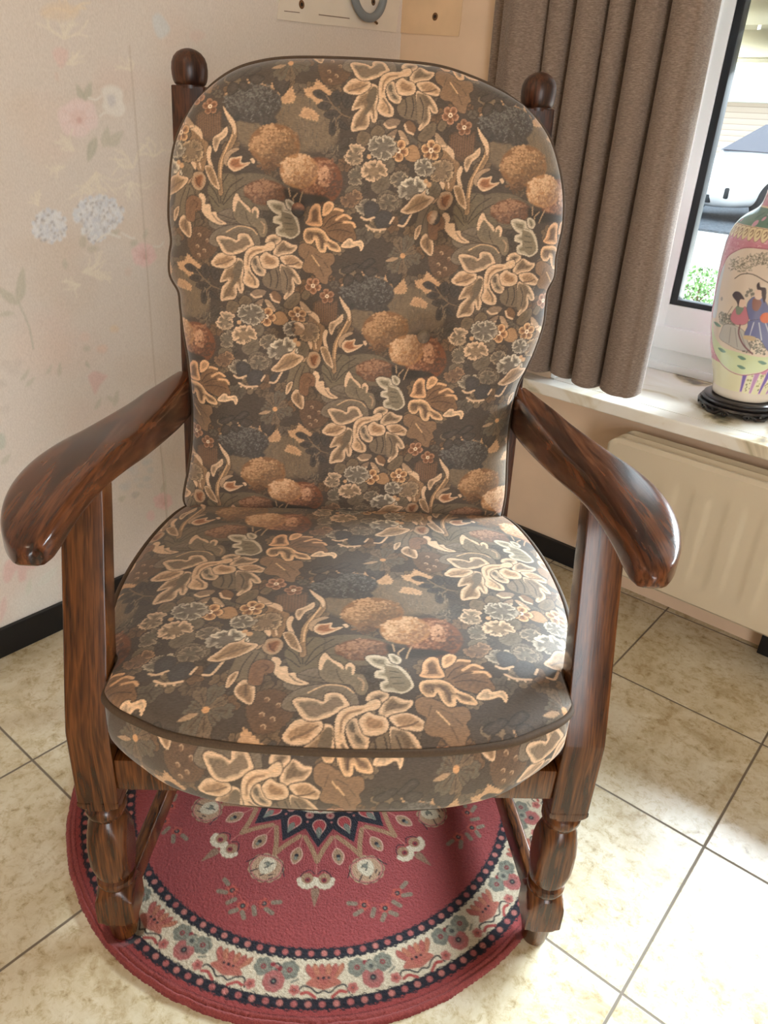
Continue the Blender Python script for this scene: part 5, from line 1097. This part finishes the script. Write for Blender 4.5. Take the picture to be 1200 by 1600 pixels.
    cv.disc((1201, 482), 16, (214, 110, 74)); cv.stroke([(1160, 496), (1158, 510), (1166, 526), (1180, 538)], (116, 74, 84), 5); cv.stroke([(1138, 484), (1147, 470)], (120, 110, 96), 2.4)
    for x, y in ((1172, 446), (1177, 443), (1180, 448), (1170, 451)): cv.disc((x, y), 5, (120, 122, 112))
    cv.stroke([(1178, 452), (1174, 440)], (96, 96, 88), 2); cv.disc((1128, 462), 6, (150, 150, 150), .8); cv.poly([(1168, 511), (1184, 512), (1182, 518), (1166, 516)], (196, 176, 140))
    na = 520; ang = np.linspace(0, 2*math.pi, na, endpoint=False); V = np.stack([Rs[:, None]*np.cos(ang), Rs[:, None]*np.sin(ang), np.broadcast_to((Zs-Z0)[:, None], (620, na))], -1)
    da = (ang-a0+math.pi) % (2*math.pi)-math.pi; C = .12*np.asarray(s2l((226, 206, 204)))+.88*cv.sample(np.broadcast_to(ac(da)[None], (620, na)), np.broadcast_to(zc(Zs)[:, None], (620, na)))  # pale haze over the vase mixed into its painted colours
    V = np.concatenate([V.reshape(-1, 3), [[0, 0, 0]]]); F = grid_faces(620, na, 0, False, True)
    bm_base = np.array([[len(V)-1, (i+1) % na, i, i] for i in range(na)])
    me = bpy.data.meshes.new('vase'); me = np_mesh('vase', V, F); set_cols(me, np.vstack([C.reshape(-1, 3), [[.8, .75, .65]]]))
    m, nt, p = new_mat('painted_porcelain'); at = nd(nt, 'ShaderNodeAttribute', attribute_name='weave'); nt.links.new(at.outputs['Color'], p.inputs['Base Color']); p.inputs['Roughness'].default_value = .12; p.inputs['Coat Weight'].default_value = .4
    o = link('vase', me, m); o.location = (VX, VY, Z0); tag(o, 'pink porcelain vase painted with robed figures, on a dark stand', 'vase')
    # stand
    dk = plain('black_lacquered_wood', (34, 30, 30), .28, coat=.4)
    t = empty('vase_stand', (VX, VY, .4975)); tag(t, 'round black carved wooden stand under the vase on the sill', 'stand')
    MB().lathe([(.0205, .078), (.0215, .086), (.026, .0885), (.029, .086), (.030, .083), (.0335, .084), (.0355, .081), (.036, .072), (.0360, .002)], n=72).build('top', dk, t)
    MB().lathe([(.0125, .080), (.0125, .090), (.016, .0945), (.0205, .092), (.0205, .080), (.0125, .080)], n=72, caps=False).build('apron', dk, t)
    for k in range(5):                            # pierced scroll feet
        a = a0+.62+k*2*math.pi/5; mb = MB()
        for s_ in (-1, 1):
            pts = []
            for q in np.linspace(0, 1, 14):
                b = a+s_*(.06+.40*q); zq = .0045+.010*math.sin(q*2.4)**2; pts.append((.0905*math.cos(b), .0905*math.sin(b), zq))
            mb.tube(pts, np.linspace(.0044, .0030, 14), 8)
            b = a+s_*.36; ring = [((.0905)*math.cos(b+.055*math.cos(w)), .0905*math.sin(b+.055*math.cos(w)), .0085+.0048*math.sin(w)) for w in np.linspace(0, 2*math.pi, 14, endpoint=False)]; mb.tube(ring, .0021, 8, True)
        mb.tube([(.0905*math.cos(a+b), .0905*math.sin(a+b), .005) for b in np.linspace(-.12, .12, 8)], .0048, 8); mb.tube([(.088*math.cos(a), .088*math.sin(a), z) for z in (.0046, .010, .015)], .0045, 8)
        mb.build('foot', dk, t)
build_vase()
# ------------------------------------------------------------------ outside the window
def build_outside():
    pale = plain('pale_paving', (214, 210, 200), .9, noise=.05, nscale=2); asp = plain('grey_gravel', (92, 98, 106), .95, noise=.45, nscale=26)
    tag(MB().box(-40, 40, 2.17, 40, -.35, -.08).build('ground_outside', pale, smooth=False), 'pale paving outside the window', 'paving', kind='structure')
    tag(MB().box(-30, 30, 11.6, 19, -.08, -.05).build('gravel_strip', asp, smooth=False), 'grey gravel strip under the parked car', 'gravel', kind='structure')
    h = empty('house', (0, 24, -.08)); tag(h, 'pale house across the street with a blue-grey window', 'house')
    m, nt, p = new_mat('cream_siding'); tc = nd(nt, 'ShaderNodeTexCoord'); sp = nd(nt, 'ShaderNodeSeparateXYZ'); nt.links.new(tc.outputs['Object'], sp.inputs[0]); f = nd(nt, 'ShaderNodeMath', operation='FRACT'); mu = nd(nt, 'ShaderNodeMath', operation='MULTIPLY'); mu.inputs[1].default_value = 7; nt.links.new(sp.outputs[2], mu.inputs[0]); nt.links.new(mu.outputs[0], f.inputs[0])
    r = ramp(nt, f.outputs[0], ((.0, (170, 146, 128)), (.16, (220, 200, 182)), (1, (226, 208, 192)))); nt.links.new(r.outputs['Color'], p.inputs['Base Color']); p.inputs['Roughness'].default_value = .9
    MB().box(-22, 12, 0, 6, 0, 2.1).build('wall', m, h, smooth=False); MB().box(-22.3, 12.3, -.5, 6.2, 2.1, 4.6).build('upper_wall', plain('white_render', (222, 224, 218), .9), h, smooth=False)
    wn = MB().box(-7.3, -5.6, -.06, .1, .75, 2.0, .02).build('window', plain('frame_white', (220, 222, 222), .5), h, smooth=False); MB().box(-7.2, -5.7, -.08, -.05, .85, 1.9).build('glass', plain('blue_glass', (110, 126, 150), .1), wn, smooth=False)
    # car: lofted body, greenhouse, wheels
    c = empty('car', (-5.0, 13.0, -.05)); yaw = math.atan2(-.93, .36)-.80; c.rotation_euler = (0, 0, yaw); tag(c, 'white parked car seen through the window', 'car')
    pt = plain('white_car_paint', (228, 230, 232), .25, coat=.6); bl = plain('black_plastic', (30, 32, 36), .5); gl = plain('tinted_glass', (70, 68, 84), .08); ty = plain('tyre_rubber', (34, 36, 40), .9); al = plain('alloy', (190, 194, 198), .3, .8)
    # local x forward (0 = front bumper), y left
    xs = [0, -.06, -.18, -.45, -.95, -1.3, -2.2, -3.2, -3.9, -4.25, -4.36]; zb = [.34, .24, .2, .2, .22, .24, .24, .24, .26, .34, .46]; zt = [.52, .66, .74, .84, .93, .98, 1.0, 1.0, .98, .92, .7]; hw = [.55, .68, .77, .84, .88, .895, .9, .9, .88, .8, .68]
    secs = []
    for x, a, b, w in zip(xs, zb, zt, hw):
        q = []
        for t in np.linspace(0, 2*math.pi, 40, endpoint=False):
            ct, st = math.cos(t), math.sin(t); e = .38; q.append((x, w*math.copysign(abs(ct)**e, ct), (a+b)/2+(b-a)/2*math.copysign(abs(st)**.45, st)))
        secs.append(q)
    MB().loft(secs).build('body', pt, c, angle=50)
    gx = [-1.12, -1.5, -1.95, -2.6, -3.3, -3.95]; gz = [.95, 1.18, 1.40, 1.46, 1.41, .98]; gw = [.74, .70, .64, .62, .61, .70]
    secs = []
    for x, z, w in zip(gx, gz, gw): secs.append([(x, -w-.05*(z < 1), .9), (x, -w, max(z-.06, .91)), (x, -w+.08, z), (x, 0, z+.015), (x, w-.08, z), (x, w, max(z-.06, .91)), (x, w+.05*(z < 1), .9)])
    MB().loft(secs).build('roof', pt, c, angle=50)
    MB().add([(-1.13, -.66, 1.0), (-1.13, .66, 1.0), (-1.88, .56, 1.405), (-1.88, -.56, 1.405), (-1.20, -.66, .97), (-1.20, .66, .97), (-1.95, .56, 1.375), (-1.95, -.56, 1.375)], [(0, 1, 2, 3), (4, 7, 6, 5), (0, 4, 5, 1), (1, 5, 6, 2), (2, 6, 7, 3), (3, 7, 4, 0)]).build('windscreen', gl, c, smooth=False)
    for s in (-1, 1):
        y0, y1 = s*.775, s*.665; P = [(-1.55, y0, 1.0), (-3.45, y0, 1.0), (-3.2, y1, 1.33), (-2.05, y1, 1.35)]; mb = MB(); mb.add([(x, y, z) for x, y, z in P]+[(x, y-s*.04, z) for x, y, z in P], [(0, 1, 2, 3), (4, 7, 6, 5), (0, 4, 5, 1), (1, 5, 6, 2), (2, 6, 7, 3), (3, 7, 4, 0)]); mb.build('side_window', gl, c, smooth=False)
        MB().box(-.34, -.13, s*.56-.14, s*.56+.14, .62, .74, .04).build('headlight', plain('headlamp', (206, 212, 216), .1), c)
        MB().box(-.16, -.045, s*.60-.10, s*.60+.10, .34, .50, .02).build('air_intake', bl, c)
        MB().box(-1.55, -1.42, s*.93-.08, s*.93+.08, .98, 1.1, .03).build('mirror', pt, c)
        for x in (-.86, -3.5):
            bm = bmesh.new(); mb = MB().lathe([(-.1, .20), (-.1, .29), (-.08, .325), (.08, .325), (.1, .29), (.1, .20)], n=40)
            mb.v = [(x+p_[0], s*.80+p_[2]*s, .325+p_[1]) for p_ in mb.v]; wh = mb.build('wheel', ty, c)
            mr = MB().lathe([(.06, .215), (.09, .215), (.09, .19), (.07, .18), (.07, .03), (.085, .02)], n=40)
            for k in range(5):
                a = k*1.2566; mr.box(-.02, .02, 0, .2, .072, .098, .004, M=Matrix.Rotation(a, 4, 'Z'))
            mr.v = [(x+p_[0], s*.80+p_[2]*s, .325+p_[1]) for p_ in mr.v]; mr.build('rim', al, wh)
    MB().box(-.13, .03, -.30, .30, .44, .62, .03).build('grille', bl, c); MB().box(-.12, .01, -.42, .42, .26, .38, .02).build('lower_grille', bl, c)
    # small shrub
    b = empty('shrub', (-2.05, 5.9, -.08)); tag(b, 'small green shrub outside below the window', 'shrub'); rnd = random.Random(2); mb = MB(); q = np.random.RandomState(1)
    for i in range(900):
        t, v = rnd.uniform(0, 6.28), rnd.random()**.5; z = rnd.uniform(.04, .30); w = .24*math.sqrt(max(.05, 1-((z-.15)/.18)**2)); x, y = w*v*math.cos(t), w*v*math.sin(t); a = Vector((rnd.uniform(-1, 1), rnd.uniform(-1, 1), rnd.uniform(-.2, 1))).normalized(); s_ = a.cross(Vector((.3, .2, 1))).normalized(); P = Vector((x, y, z)); L_ = rnd.uniform(.03, .055); mb.add([P, P+a*L_*.5+s_*L_*.25, P+a*L_, P+a*L_*.5-s_*L_*.25], [(0, 1, 2, 3)])
    mb.build('foliage', plain('shrub_green', (96, 132, 78), .7, noise=.3, nscale=20), b, smooth=False); MB().tube([(0, 0, 0), (.01, 0, .1), (0, .02, .22)], (.012, .009, .005), 8).tube([(.01, 0, .06), (.10, .03, .2)], (.006, .004), 6).tube([(.01, 0, .06), (-.09, -.05, .2)], (.006, .004), 6).build('stem', plain('shrub_bark', (92, 74, 56), .9), b)
build_outside()
